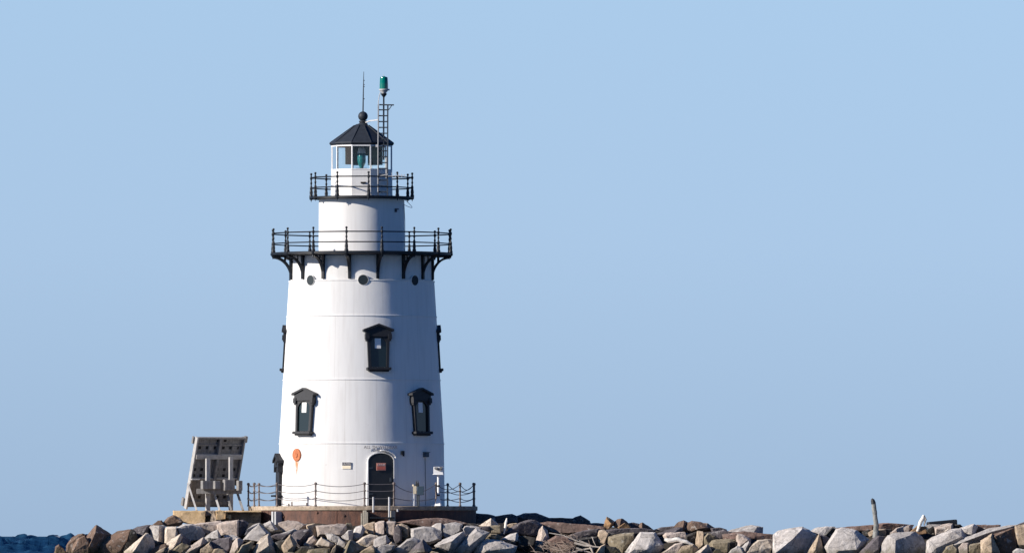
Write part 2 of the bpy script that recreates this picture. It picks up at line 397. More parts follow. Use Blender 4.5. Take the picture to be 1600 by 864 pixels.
# portholes
def cup(mb, r, y0, y1, n=24):
    mb.prism([(r * math.cos(2 * math.pi * k / n), r * math.sin(2 * math.pi * k / n)) for k in range(n)], y0, y1)
pf = MB()
n = 28
ro, ri = 0.206, 0.196
for k in range(n):
    a0, a1 = 2 * math.pi * k / n, 2 * math.pi * (k + 1) / n
    q = [(ri * math.cos(a0), ri * math.sin(a0)), (ro * math.cos(a0), ro * math.sin(a0)), (ro * math.cos(a1), ro * math.sin(a1)), (ri * math.cos(a1), ri * math.sin(a1))]
    pf.prism(q, -0.03, 0.05)
port = pf.build('porthole', M['tower'], root)
pg = MB(); cup(pg, 0.195, -0.022, 0.05); pg.build('pane', M['hatch'], port)
for k, th in enumerate((2, -43.2, 47.2)):
    o = port if k == 0 else copy_tree(port, root)
    a = R(th); o.location = (rl(113.6) * math.sin(a), -rl(113.6) * math.cos(a), zl(440)); o.rotation_euler = (0, 0, a)

# windows: tapered frame, gabled hood with ears, sill, dark pane with a pale card behind
def make_window():
    f = MB(); d0 = 0.10
    w0, w1, h = 0.44, 0.40, 1.20          # half widths at head and foot, height of the body above the sill
    f.prism([(-w1, 0.0), (-w1 + .10, 0.0), (-w0 + .10, h), (-w0, h)], -d0, d0)
    f.prism([(w1 - .10, 0.0), (w1, 0.0), (w0, h), (w0 - .10, h)], -d0, d0)
    f.prism([(-w0 + .101, h - 0.02), (w0 - .101, h - 0.02), (w0 - .101, h + .3), (-w0 + .101, h + .3)], -d0 + .004, d0)
    # arched spandrels
    for sgn in (-1, 1):
        out = [(sgn * 0.335, h - .32)]
        for k in range(7):
            a = k / 6 * math.pi / 2
            out.append((sgn * 0.33 * math.cos(a), h - .32 + .295 * math.sin(a)))
        out.append((sgn * 0.335, h - .022))
        f.prism(out if sgn < 0 else out[::-1], -d0 + .012, d0)
    w = f.build('window', M['frame'], root)
    p = MB(); p.prism([(-.34, .02), (.34, .02), (.34, h - .01), (-.34, h - .01)], -0.035, d0); p.build('pane', M['pane'], w)
    c = MB(); c.prism([(-.14, .74), (.10, .74), (.10, 1.13), (-.14, 1.13)], -0.047, -0.036); c.build('notice', M['signwhite'], w)
    s_ = MB(); s_.box((0, -0.05, -0.05), (0.95, 0.30, 0.10)); s_.box((0, -0.03, -0.13), (0.80, 0.22, 0.06)); s_.build('sill', M['frame'], w, bevel=.012)
    hd = MB()
    hd.prism([(-.60, h + .20), (-.60, h + .28), (0, h + .50), (.60, h + .28), (.60, h + .20), (0, h + .42)], -0.20, d0)
    hd.prism([(-.50, h + .0), (.50, h + .0), (.50, h + .235), (0, h + .415), (-.50, h + .235)], -0.135, d0)
    for sgn in (-1, 1):
        x0, x1 = sorted((sgn * .38, sgn * .52))
        hd.prism([(x0, h - .10), (x1, h - .10), (x1, h + .10), (x0, h + .10)], -0.17, d0)
        hd.box((sgn * .45, -.03, h - .135), (.09, .2, .07))
    hd.build('hood', M['frame'], w)
    return w
win = make_window()
tilt = math.atan((128.6 - 117) / (693 - 495))
def place_window(o, th, py_sill, lift=.5):
    a = R(th); t = (py_sill - 495) / (693 - 495); r = 117 + (128.6 - 117) * t
    o.location = (rl(r + lift) * math.sin(a), -rl(r + lift) * math.cos(a), zl(py_sill)); o.rotation_euler = (-tilt, 0, a)
place_window(win, 13.1, 576)
for th, py in ((-91.0, 576), (91.5, 576), (-43.2, 675), (47.0, 675)):
    place_window(copy_tree(win, root), th, py, -2.2 if abs(th) > 80 else .5)

# doors
def make_door(hood):
    hw, h, hs = 0.50, 2.03, 1.72
    arch = [(hw * 1.0, 0.0)] + [(hw * math.cos(k / 12 * math.pi), hs + (h - hs) * math.sin(k / 12 * math.pi)) for k in range(13)] + [(-hw, 0.0)]
    d = MB(); d.prism(arch, -0.05, 0.2)
    o = d.build('door', M['doorpaint'], root)
    fr = MB()
    oa = [(hw + .03, 0.0)] + [((hw + .03) * math.cos(k / 12 * math.pi), hs + (h + .03 - hs) * math.sin(k / 12 * math.pi)) for k in range(13)] + [(-hw - .07, 0.0)]
    for k in range(len(arch) - 1):
        fr.prism([arch[k], oa[k], oa[k + 1], arch[k + 1]], -0.07, 0.2)
    fr.build('frame', M['tower'], o)
    hg = MB()
    for z in (0.45, 1.45): hg.box((-.40, -.06, z), (.16, .03, .05))
    hg.box((.38, -.07, 1.0), (.06, .06, .16)); hg.build('ironwork', M['galv'], o)
    return o
door = make_door(False)
a = R(14.1); door.location = (rl(129.6) * math.sin(a), -rl(129.6) * math.cos(a), 0.005); door.rotation_euler = (-R(.9), 0, a)
ho = MB()
hp = []
for k in range(9):
    t = k / 8; ang = R(95 - 78 * t); hp.append((0.56 * math.cos(ang), 1.74 + .40 * math.sin(ang)))
for k in range(8):
    (x0, z0), (x1, z1) = hp[k], hp[k + 1]
    ho.add([(x0, -.02, z0), (x1, -.02, z1), (x1 * 1.02, -.30, z1 - .03), (x0 * 1.02, -.30, z0 - .03), (x0, -.02, z0 + .02), (x1, -.02, z1 + .02), (x1 * 1.02, -.30, z1 - .01), (x0 * 1.02, -.30, z0 - .01)],
           [(0, 1, 2, 3), (7, 6, 5, 4), (0, 4, 5, 1), (3, 2, 6, 7), (0, 3, 7, 4), (1, 5, 6, 2)])
ho.build('door_hood', M['whitepaint'], door)
# second door, on the left flank, under a gabled hood
sd = MB()
sd.prism([(-.42, 0), (.42, 0), (.46, 1.55), (-.46, 1.55)], -0.09, 0.25)
side = sd.build('side_door', M['frame'], root)
sh = MB()
sh.prism([(-.64, 1.66), (-.64, 1.76), (0, 2.04), (.64, 1.76), (.64, 1.66), (0, 1.93)], -0.21, .25)
sh.prism([(-.54, 1.50), (.54, 1.50), (.54, 1.70), (0, 1.925), (-.54, 1.70)], -0.15, .25)
for sgn in (-1, 1): sh.box((sgn * .48, -.03, 1.46), (.12, .26, .32))
sh.build('hood', M['frame'], side)
sp_ = MB(); sp_.box((0, -.05, .38), (1.0, .42, .07)); sp_.build('bracket', M['frame'], side)
sl = MB(); cup(sl, .13, -.165, -.14, 16); sl.xf(Matrix.Translation((0, 0, 1.70))); sl.build('round_vent', M['hole'], side)
a = R(-80); side.location = (rl(130) * math.sin(a), -rl(130) * math.cos(a), 0.005); side.rotation_euler = (-R(.9), 0, a)

# rusted round port cover with its rust run
def on_wall(px, py, lift=0.0):
    r = np.interp(py, [401, 439.5, 440.5, 495, 594, 693, 791], [110.4, 111, 113.6, 117, 122.8, 128.6, 130])
    a_ = math.asin((px - CX) / r)
    return Matrix.Translation(((rl(r) + lift) * math.sin(a_), -(rl(r) + lift) * math.cos(a_), zl(py))) @ Matrix.Rotation(a_, 4, 'Z')
pc = MB(); cup(pc, 0.245, -0.05, 0.06, 28); cup(pc, 0.10, -0.075, 0.0, 12)
pco = pc.build('port_cover', M['rustplate'], root, bevel=.01); pco.matrix_local = on_wall(466, 711)
def stain_mat():
    m = bpy.data.materials.new('rust_run'); m.use_nodes = True; N = m.node_tree.nodes; L = m.node_tree.links
    b = N['Principled BSDF']; b.inputs['Base Color'].default_value = (0.50, 0.20, 0.05, 1); b.inputs['Roughness'].default_value = .8
    tc = N.new('ShaderNodeTexCoord'); sp = N.new('ShaderNodeSeparateXYZ'); L.new(tc.outputs['Object'], sp.inputs[0])
    mr = N.new('ShaderNodeMapRange'); mr.inputs['From Min'].default_value = -.85; mr.inputs['From Max'].default_value = -.5
    mr.inputs['To Max'].default_value = 0.9; L.new(sp.outputs['Z'], mr.inputs[0])
    nz = N.new('ShaderNodeTexNoise'); nz.inputs['Scale'].default_value = 9; mp = N.new('ShaderNodeMapping'); mp.inputs['Scale'].default_value = (4, 1, .5)
    L.new(tc.outputs['Object'], mp.inputs[0]); L.new(mp.outputs[0], nz.inputs[0])
    r2 = N.new('ShaderNodeMapRange'); r2.inputs['From Min'].default_value = .3; r2.inputs['From Max'].default_value = .6; L.new(nz.outputs['Fac'], r2.inputs[0])
    q = N.new('ShaderNodeMath'); q.operation = 'MULTIPLY'; L.new(mr.outputs[0], q.inputs[0]); L.new(r2.outputs[0], q.inputs[1])
    L.new(q.outputs[0], b.inputs['Alpha']); return m
st = MB(); st.add([(-.14, -.006, -.18), (.12, -.006, -.18), (.07, -.006, -.4), (.015, -.012, -.78), (-.06, -.012, -.78), (-.10, -.006, -.4)], [(0, 1, 2, 3, 4, 5)])
st.build('rust_run', stain_mat(), pco)

# small fittings on the wall
wl = MB(); wl.box((0, -.08, 0), (.18, .16, .17)); wl.box((0, -.10, .10), (.22, .20, .03))
wlo = wl.build('wall_lamp', M['cabinet'], root); wlo.matrix_local = on_wall(664, 711)
cd = MB(); cd.tube([(0, -.03, -.1), (.02, -.03, -.9), (.03, -.03, -1.95)], .012, 6); cd.build('conduit', M['chain'], wlo)
jb = MB(); jb.box((0, -.06, 0), (.11, .12, .15)); jb.box((.03, -.08, -.10), (.05, .06, .07)); jbo = jb.build('junction_box', M['black'], root); jbo.matrix_local = on_wall(629, 708)

# lettering above the door (weathered, only partly readable)
for word, py, sz in (('ALL TH WH HEAR', 699.6, 0.165), ('DAMAGE', 704.2, 0.15)):
    t = text_mb(word, sz); o = t.build('lettering', M['fadedink'], root); o.matrix_local = on_wall(596, py, 0.03)

# ---- lantern
NV, ROT = 10, R(18)
lw = MB(); lw.lathe([(rl(49.2), zl(309)), (rl(48.2), zl(304)), (rl(47.6), zl(267)), (rl(46.2), zl(266))], NV, rot0=ROT, cap=False)
lbase = lw.build('lantern_wall', M['tower'], root)
vt = MB(); vt.box((0, -rl(46.2) - .005, 0), (.20, .04, .06)); vt.xf(Matrix.Translation((rl(3), 0, zl(287)))); vt.build('vent_slot', M['hole'], lbase)
lf = MB()
for k in range(NV):
    a_ = ROT + 2 * math.pi * k / NV; rr = rl(46.9)
    lf.bar((rr * math.sin(a_), -rr * math.cos(a_), zl(266.5)), (rr * math.sin(a_), -rr * math.cos(a_), zl(227)), .042, .042, up=Vector((math.sin(a_), -math.cos(a_), 0)))
for py, hh in ((265.8, .04), (228.8, .045)):
    ring = [(rl(46.9) * math.sin(ROT + 2 * math.pi * k / NV), -rl(46.9) * math.cos(ROT + 2 * math.pi * k / NV), zl(py)) for k in range(NV)]
    for k in range(NV): lf.bar(ring[k], ring[(k + 1) % NV], .055, hh)
lfo = lf.build('lantern_frame', M['frost'], root)
for k in range(NV):
    a0, a1 = ROT + 2 * math.pi * k / NV, ROT + 2 * math.pi * (k + 1) / NV; rr = rl(46.6)
    p = MB(); q = [(rr * math.sin(t), -rr * math.cos(t), z) for t, z in ((a0, zl(266)), (a1, zl(266)), (a1, zl(228)), (a0, zl(228)))]
    p.add(q, [(0, 1, 2, 3)]); p.build('pane', M['glass'], lfo)
rf = MB()
rf.lathe([(rl(44), zl(228)), (rl(48.8), zl(227.4)), (rl(50.8), zl(224.6)), (rl(50.2), zl(223.4)), (rl(30), zl(209.5)), (rl(11.5), zl(196)), (rl(8), zl(194))], NV, rot0=ROT, cap=True)
for k in range(NV):
    a_ = ROT + 2 * math.pi * k / NV
    rf.bar((rl(50) * math.sin(a_), -rl(50) * math.cos(a_), zl(223.2)), (rl(11.5) * math.sin(a_), -rl(11.5) * math.cos(a_), zl(195.6)), .022, .022)
roof = rf.build('lantern_roof', M['roof'], root)
fb = MB()
ball = [(7.6 * math.sin(R(t)), 181.8 - 7.6 * math.cos(R(t))) for t in range(150, 0, -12)]
fb.lathe([(rl(8.5), zl(196.5)), (rl(7.2), zl(193.5)), (rl(5.2), zl(192)), (rl(6.4), zl(190.5)), (rl(6.4), zl(189))] + [(rl(r_), zl(p_)) for r_, p_ in ball] + [(rl(.4), zl(174))], 24)
fb.xf(Matrix.Translation((rl(2), 0, 0)))
fb.build('finial_ball', M['roof'], roof, smooth=True)
rd = MB(); rd.tube([(rl(2), 0, zl(175)), (rl(2.6), 0, zl(140)), (rl(3.2), 0, zl(112))], [.030, .022, .010], 6)
for py in (126, 132.5, 135.5, 154.6): rd.box((rl(3.6), 0, zl(py)), (.05, .03, .035))
rd.build('lightning_rod', M['galv'], roof)
# inside the lantern
cu = MB()
for a0, a1, z0, z1 in ((-40, -21, 229, 256), (-19, -2, 229, 257), (13, 52, 229, 257), (-2, 13, 229, 242)):
    aa = [R(a0 + (a1 - a0) * k / 6) for k in range(7)]; rr = rl(41)
    vs = [(rr * math.sin(t), rr * math.cos(t), zl(z)) for z in (z1, z0) for t in aa]
    vs += [((rr - .03) * math.sin(t), (rr - .03) * math.cos(t), zl(z)) for z in (z1, z0) for t in aa]
    fs = [(k, k + 1, 8 + k, 7 + k) for k in range(6)] + [(14 + k, 21 + k, 22 + k, 15 + k) for k in range(6)] + \
         [(k, 14 + k, 15 + k, k + 1) for k in range(6)] + [(7 + k, 8 + k, 22 + k, 21 + k) for k in range(6)] + [(0, 7, 21, 14), (6, 20, 27, 13)]
    cu.add(vs, fs)
cu.build('blackout_panel', M['curtain'], root)
op = MB()
op.lathe([(rl(3), zl(266)), (rl(3), zl(262)), (rl(5.5), zl(257)), (rl(6.2), zl(255)), (rl(6.6), zl(249)), (rl(6.2), zl(241)), (rl(5), zl(239)), (rl(4.6), zl(235)), (rl(3.6), zl(233))], 20)
opt = op.build('lens', M['lens'], root, smooth=True); opt.location = (0, -.35, 0)
lc = MB(); lc.lathe([(rl(6.4), zl(240.2)), (rl(6.2), zl(238.5)), (rl(5.4), zl(233.5)), (rl(4.6), zl(231.5))], 20); lc.build('lens_cap', M['steelgrey'], opt, smooth=True)
pd = MB(); pd.lathe([(rl(3.4), zl(280)), (rl(3.4), zl(263.5))], 12)
pd.box((0, 0, zl(264)), (.44, .3, .03)); pd.build('pedestal', M['galv'], opt)
fl = MB(); fl.lathe([(rl(45), zl(300)), (rl(45), zl(298))], NV, rot0=ROT); fl.build('lantern_floor', M['black'], root)
fc = MB(); fc.lathe([(rl(66), zl(316)), (rl(66), zl(315.6))], 60); fc.build('watch_room_ceiling', M['under'], root)

# ================================================================= ladder mast and beacon on the upper gallery
LY = -1.55
lad = empty('ladder_mast', P(598.5, 308, LY)); tag(lad, 'slim steel ladder mast standing on the upper gallery in front of the lantern', 'ladder mast')
def lp(px, py, dy=0.0): return P(px, py, LY) - lad.location + Vector((0, dy, 0))
for px in (590.7, 605.2):
    m_ = MB(); m_.bar(lp(px, 308), lp(px + (.3 if px < 600 else .6), 163.5), .055, .055, up=Vector((0, 1, 0))); m_.build('stile', M['galv'], lad)
cp = MB(); cp.tube([lp(599.2, 250, .05), lp(599.4, 150, .05)], .032, 8); cp.build('mast_pole', M['galv'], lad)
py = 300.0; r0 = None
while py > 168:
    if r0 is None:
        m_ = MB(); m_.tube([lp(590.7, 300), lp(605.2, 300)], .024, 6); r0 = m_.build('rung', M['galv'], lad)
    else:
        o = r0.copy(); col.objects.link(o); o.parent = lad; o.location = (0, 0, (300 - py) * S)
    py -= 9.12
m_ = MB(); m_.bar(lp(592.5, 163.8), lp(615.5, 164.2), .07, .05); m_.bar(lp(606, 165, 0), lp(606, 171.5), .05, .05, up=Vector((0, 1, 0))); m_.bar(lp(612, 165), lp(607, 172), .04, .03)
m_.build('top_bracket', M['galv'], lad)
m_ = MB(); m_.bar(lp(570, 189.3, 1.5), lp(578, 187.6, .8), .045, .045); m_.bar(lp(578, 187.6, .8), lp(591, 187.4), .045, .045); m_.build('brace', M['steelgrey'], lad)
m_ = MB(); m_.tube([lp(594.4, 144, -.05), lp(592.3, 150, -.06), lp(591.2, 158, -.06), lp(590.9, 170, -.05), lp(590.6, 230, -.05), lp(590.4, 300, -.05)], .017, 6); m_.build('cable', M['steelgrey'], lad)
m_ = MB(); m_.box(lp(588.6, 228, -.03), (.09, .06, .10)); m_.box(lp(604, 262, .25), (.10, .10, .8)); m_.build('bracket_plate', M['steelgrey'], lad)

bea = empty('beacon_light', P(599.6, 163, LY)); tag(bea, 'green glass beacon on top of the ladder mast', 'beacon')
bz = lambda py: (163 - py) * S
m_ = MB(); m_.lathe([(rl(.8), bz(164)), (rl(.8), bz(153)), (rl(1.4), bz(152)), (rl(4.8), bz(147.5)), (rl(4.9), bz(146.5)), (rl(2.8), bz(146))], 16); m_.build('mount', M['black'], bea, smooth=True)
m_ = MB(); m_.lathe([(rl(2.9), bz(147.3)), (rl(4.0), bz(145)), (rl(6.6), bz(141.8)), (rl(7.6), bz(140.8)), (rl(7.6), bz(139.6)), (rl(6.6), bz(139.2))], 20); m_.box((rl(7.6), 0, bz(140.4)), (.07, .07, .06)); m_.build('base_ring', M['steelgrey'], bea, smooth=True)
m_ = MB(); m_.lathe([(rl(6.8), bz(140)), (rl(6.6), bz(132)), (rl(6.0), bz(122.6)), (rl(5.6), bz(121)), (rl(3), bz(120.2)), (rl(1.2), bz(119.4)), (rl(.3), bz(119.2))], 24); m_.build('lens', M['beacon'], bea, smooth=True)
m_ = MB(); m_.tube([(0, 0, bz(120)), (0, 0, bz(115.8))], .008, 5); m_.build('bird_spike', M['steelgrey'], bea)

ya = empty('yagi_antenna', P(592, 275, LY - .1)); tag(ya, 'thin multi element aerial clamped sideways to the ladder mast at the upper railing', 'aerial')
def yp(px, py): return P(px, py, LY - .1) - ya.location
m_ = MB(); m_.tube([yp(588, 276.5), yp(606, 272.6)], .02, 6); m_.build('boom', M['steelgrey'], ya)
m_ = MB(); m_.tube([yp(606, 275.6), yp(632, 274)], .012, 6)
for k in range(5): m_.tube([yp(612 + 5 * k, 270 + .6 * k) , yp(613 + 5 * k, 279 - .4 * k)], .009, 5)
m_.build('element_arm', M['steelgrey'], ya)

# ================================================================= pier under the tower
pier = empty('foundation_pier', (X(567), 0, Z(816))); tag(pier, 'round pier of rusty steel plates with a concrete cap under the lighthouse', 'pier')
pz = lambda py: (816 - py) * S
m_ = MB(); m_.lathe([(rl(177.0), pz(842)), (rl(177.0), pz(797.2))], 120, cap=False); drum = m_.build('steel_drum', M['rust'], pier, smooth=True)
m_ = MB(); m_.lathe([(rl(176), pz(797.6)), (rl(178.6), pz(797.4)), (rl(179.2), pz(796.6)), (rl(179.2), pz(791.4)), (rl(178.3), pz(790.6)), (rl(100), pz(790.2))], 120, cap=False)
m_.build('concrete_cap', M['concrete'], pier, smooth=True)
for th in (-55, -12.5, 40):
    m_ = MB(); m_.box((0, -rl(177), pz(819.7)), (.03, .03, rl(44.6))); o = m_.build('plate_joint', M['rust'], drum); o.rotation_euler = (0, 0, R(th))
for th, py in ((-8.9, 805), (-43, 807), (-23, 800.5)):
    m_ = MB(); cup(m_, .05, -rl(177) - .04, -rl(176), 10); o = m_.build('bolt', M['rust'], drum); o.rotation_euler = (0, 0, R(th)); o.location = (0, 0, pz(py))
# timber fenders, ladder gap and hand poles by the door
def pier_at(px, r):
    a_ = math.asin((px - 567) / r); return a_
for px, w, y0, y1, c in ((568, .07, 802, 822, 'post'), (572.6, .14, 797.5, 822, 'post'), (575.6, .10, 800, 822, 'post'), (615, .17, 798, 818, 'post'), (433, .10, 799, 822, 'steelgrey'), (437.5, .08, 799, 822, 'steelgrey')):
    m_ = MB(); m_.box((0, -rl(177) - .17, (pz(y0) + pz(y1)) / 2), (w, .34, pz(y0) - pz(y1))); o = m_.build('fender_post', M[c], pier, bevel=.012)
    o.rotation_euler = (0, 0, pier_at(px, 184))
for px, y0, y1 in ((583.4, 776, 800), (608.2, 776, 813.5), (621.4, 795, 799)):
    m_ = MB(); q = P(px, y0, -4.9) - pier.location; q2 = P(px, y1, -4.9) - pier.location
    m_.tube([q2, q], .038, 8); m_.build('hand_pole', M['steelgrey'], pier)
m_ = MB(); q = P(597, 808.5, -4.75) - pier.location; m_.box(q, (.95, .5, .05)); m_.box(q + Vector((0, .1, -.25)), (.95, .4, .05)); m_.build('step', M['black'], pier)

# ================================================================= chain fence on the pier
fen = empty('chain_fence', (X(565), 0, Z(790.4))); tag(fen, 'low iron post and chain fence round the top of the pier', 'fence')
RF = rl(177.3)
fang = [-93, -69.5, -46.9, -22.8, 2.3, 17.2, 41.5, 60.5, 81, 97, 131, 155, 180, 205, 228, 246]
pm = MB(); pm.lathe([(.055, -.01), (.055, .03), (.034, .06), (.034, .26), (.048, .28), (.048, .31), (.034, .33), (.034, .55), (.048, .57), (.048, .60), (.034, .62), (.034, .80), (.055, .83), (.062, .87), (.045, .905), (.001, .92)], 10, cap=False)
p0 = None
for k, th in enumerate(fang):
    if p0 is None: o = p0 = pm.build('post', M['fpost'], fen, smooth=True)
    else: o = p0.copy(); col.objects.link(o); o.parent = fen
    a_ = R(th); o.location = (RF * math.sin(a_), -RF * math.cos(a_), 0)
for k in range(len(fang)):
    a0, a1 = R(fang[k]), R(fang[(k + 1) % len(fang)] + (360 if k == len(fang) - 1 else 0))
    A = Vector((RF * math.sin(a0), -RF * math.cos(a0), 0)); B = Vector((RF * math.sin(a1), -RF * math.cos(a1), 0))
    m_ = MB()
    for z in (.85, .585, .30):
        sag = .025 if k == 4 else (.33 if (k in (5,) and z > .8) else .055 * (A - B).length + (.14 if (k in (6, 7, 8, 9) and z > .8) else 0.0))
        if k == 5 and z < .8 and z > .4: continue
        pts = [A.lerp(B, t / 14) + Vector((0, 0, z - sag * 4 * (t / 14) * (1 - t / 14))) for t in range(15)]
        m_.tube(pts, .014, 5)
    m_.build('chain', M['chain'], fen)
m_ = MB()
for th, h in ((-37, .16), (-39, .10), (-28, .12)):
    m_.tube([(rl(176) * math.sin(R(th)), -rl(176) * math.cos(R(th)), -.02), (rl(176) * math.sin(R(th)), -rl(176) * math.cos(R(th)), h)], .03, 8)
m_.build('post_stub', M['fpost'], fen)

# ================================================================= signs and small gear on the pier
sg = MB(); sg.box((0, 0, 0), (.36, .02, .26)); sgn = sg.build('caution_sign', M['signwhite']); tag(sgn, 'small white caution sign on the tower wall left of the door', 'sign')
sgn.matrix_world = Matrix.Translation(LXY) @ on_wall(543.8, 728, .02)
m_ = MB(); m_.box((0, -.012, .068), (.345, .012, .12)); bn = m_.build('header_band', M['ink'], sgn)
t = text_mb('CAUTION', .072); o = t.build('lettering', M['signwhite'], bn); o.location = (0, -.021, .068)
m_ = MB(); m_.box((0, -.012, -.06), (.33, .012, .11)); m_.build('message_panel', M['signyellow'], sgn)
sg = MB(); sg.box((0, 0, 0), (.37, .02, .29)); sgn = sg.build('warning_sign', M['salmon']); tag(sgn, 'faded red warning sign fixed to the black arched door', 'sign')
a = R(14.1); sgn.location = LXY + Vector((rl(129.6) * math.sin(a) + .06 * math.sin(a), -rl(129.6) * math.cos(a) - .06 * math.cos(a), zl(729.6))); sgn.rotation_euler = (0, 0, a)
m_ = MB(); m_.box((0, -.012, .075), (.34, .012, .085)); bn = m_.build('header_band', M['red'], sgn)
t = text_mb('DANGER', .075); o = t.build('lettering', M['signwhite'], bn); o.location = (0, -.021, .073)
m_ = MB(); m_.box((0, -.012, -.06), (.33, .012, .12)); m_.build('message_panel', M['red'], sgn)

PT = Z(790.2)
eq = empty('equipment_stand', (X(652, -3.9), -3.9, PT)); tag(eq, 'white pipe and dark cabinet on legs standing right of the door', 'equipment stand')
def ep(px, py): return P(px, py, -3.9) - eq.location
m_ = MB(); m_.tube([ep(646.8, 790), ep(646.8, 768)], .055, 10); m_.build('pipe', M['whitepaint'], eq, smooth=True)
m_ = MB(); m_.box(ep(648, 765) , (.13, .16, .30)); m_.tube([ep(646.2, 759), ep(646.2, 756.5)], .05, 8); m_.build('pipe_cap', M['tanpaint'], eq)
m_ = MB(); m_.box(ep(657, 766.2), (.26, .22, .34)); m_.build('cabinet', M['cabinet'], eq, bevel=.01)
for px in (652, 654.6):
    m_ = MB(); m_.tube([ep(px, 790), ep(px, 766)], .03, 6); m_.build('leg', M['galv'], eq)
for px, w in ((650.6, .05), (653.4, .04)):
    m_ = MB(); m_.tube([ep(px, 760), ep(px, 755), ep(px, 750)], [w, w * .8, .006], 8); m_.build('spike', M['black'], eq)

fg = empty('signal_stand', (X(685, -3.6), -3.6, PT)); tag(fg, 'white pole with a square white box head and flared foot right of the tower', 'signal stand')
def gp(px, py): return P(px, py, -3.6) - fg.location
m_ = MB(); m_.box(gp(685, 735.2), (.37, .30, .31)); m_.box(gp(684.6, 741), (.42, .34, .03)); m_.build('box_head', M['whitepaint'], fg, bevel=.01)
m_ = MB(); m_.tube([gp(684.9, 741), gp(684.9, 780)], .045, 10); m_.build('pole', M['whitepaint'], fg, smooth=True)
for py in (758.8, 773.2):
    m_ = MB(); m_.tube([gp(684.9, py - 1.3), gp(684.9, py + 1.3)], .06, 10); m_.build('band', M['black'], fg)
m_ = MB()
m_.lathe([(.16, 0), (.15, .06), (.05, .34), (.045, .36)], 4, rot0=R(30)); m_.build('flared_foot', M['whitepaint'], fg)
m_ = MB()
m_.box(gp(681.2, 731) + Vector((0, -.18, 0)), (.12, .10, .08)); m_.box(gp(688.8, 730.6) + Vector((0, -.18, 0)), (.10, .10, .08)); m_.bar(gp(682, 731) + Vector((0, -.17, 0)), gp(686.5, 734.5) + Vector((0, -.17, 0)), .05, .06); m_.bar(gp(686.5, 734.5) + Vector((0, -.17, 0)), gp(691, 732) + Vector((0, -.17, 0)), .05, .06)
m_.build('horn', M['wood'], fg)
m_ = MB(); m_.box(gp(677.4, 789.2), (.15, .15, .06)); m_.build('floor_fitting', M['whitepaint'], fg)

# ================================================================= broken concrete slab left of the pier
SY = -3.2
def rough_hull(pts, cut=.14, amp=.018, seed=0, bev=.02):
    bm = bmesh.new()
    for p in pts: bm.verts.new(p)
    r_ = bmesh.ops.convex_hull(bm, input=bm.verts)
    junk = list({g for g in r_['geom_interior'] + r_['geom_unused'] if isinstance(g, bmesh.types.BMVert)})
    bmesh.ops.delete(bm, geom=junk, context='VERTS')
    bmesh.ops.dissolve_limit(bm, angle_limit=R(6), verts=bm.verts, edges=bm.edges)
    ed = [e for e in bm.edges if len(e.link_faces) == 2 and e.calc_face_angle(0) > .35]
    if bev: bmesh.ops.bevel(bm, geom=ed, offset=bev, segments=2, profile=.6, affect='EDGES', clamp_overlap=True)
    bmesh.ops.triangulate(bm, faces=bm.faces)
    for _ in range(4):
        long = [e for e in bm.edges if e.calc_length() > cut]
        if not long: break
        bmesh.ops.subdivide_edges(bm, edges=long, cuts=1)
        bmesh.ops.triangulate(bm, faces=[f for f in bm.faces if len(f.verts) > 3])
    bm.normal_update()
    off = Vector((seed * 3.17, seed * 1.3, seed * 7.7))
    mv = []
    for v in bm.verts:
        p = v.co * 2.2 + off
        d_ = noise.noise(p) * .9 + noise.noise(p * 2.7) * .8 - abs(noise.noise(p * 3.9 + off)) * 1.3 - abs(noise.noise(p * 8.1)) * .6 + .45
        mv.append(v.co + v.normal * d_ * amp)
    for v, c in zip(bm.verts, mv): v.co = c
    bmesh.ops.recalc_face_normals(bm, faces=bm.faces)
    return bm
def bm_obj(name, bm, m, parent=None, loc=None, origin=None):
    if origin is not None:
        for v in bm.verts: v.co -= origin
    me = bpy.data.meshes.new(name); bm.to_mesh(me); bm.free(); me.materials.append(m)
    me.shade_smooth()
    me.set_sharp_from_angle(angle=R(14))
    o = bpy.data.objects.new(name, me); col.objects.link(o)
    if parent: o.parent = parent
    if origin is not None: o.location = origin
    if loc is not None: o.location = loc
    return o
slab = empty('concrete_slab', (X(330), 0, Z(812))); tag(slab, 'broken tan concrete slab beside the pier under the timber frame', 'slab')
so = slab.location.copy()
def sbox(x0, x1, y0, y1, pyt, pyb0, pyb1):
    return [Vector((X(px, yy), yy, Z(py, yy))) - so for px, pyb in ((x0, pyb0), (x1, pyb1)) for yy in (y0, y1) for py in (pyt, pyb)]
bm_obj('slab_block', rough_hull(sbox(271, 321, SY, 2.0, 797.8, 814, 821), .2, .02, 1), M['slab'], slab)
bm_obj('slab_deck', rough_hull(sbox(321, 408, SY + .75, 2.0, 797.9, 822, 822), .25, .02, 2), M['oldstone'], slab)
bm_obj('slab_lip', rough_hull(sbox(352, 409, SY - .05, SY + .9, 797.4, 799.6, 799.8), .25, .012, 6), M['slab'], slab)
bm_obj('broken_end', rough_hull(sbox(319, 332, SY + .25, SY + 1.4, 797.9, 806, 804), .12, .05, 3), M['oldstone'], slab)
bm_obj('broken_end', rough_hull(sbox(329, 338, SY + .1, SY + 1.4, 798.3, 814, 815), .12, .05, 4), M['oldstone'], slab)
bm_obj('broken_end', rough_hull(sbox(338, 353.5, SY, SY + 1.4, 797.9, 812, 811), .12, .04, 5), M['slab'], slab)
bm_obj('broken_end', rough_hull(sbox(354, 360, SY + .15, SY + .9, 804.5, 809, 810), .1, .05, 8), M['slab'], slab)

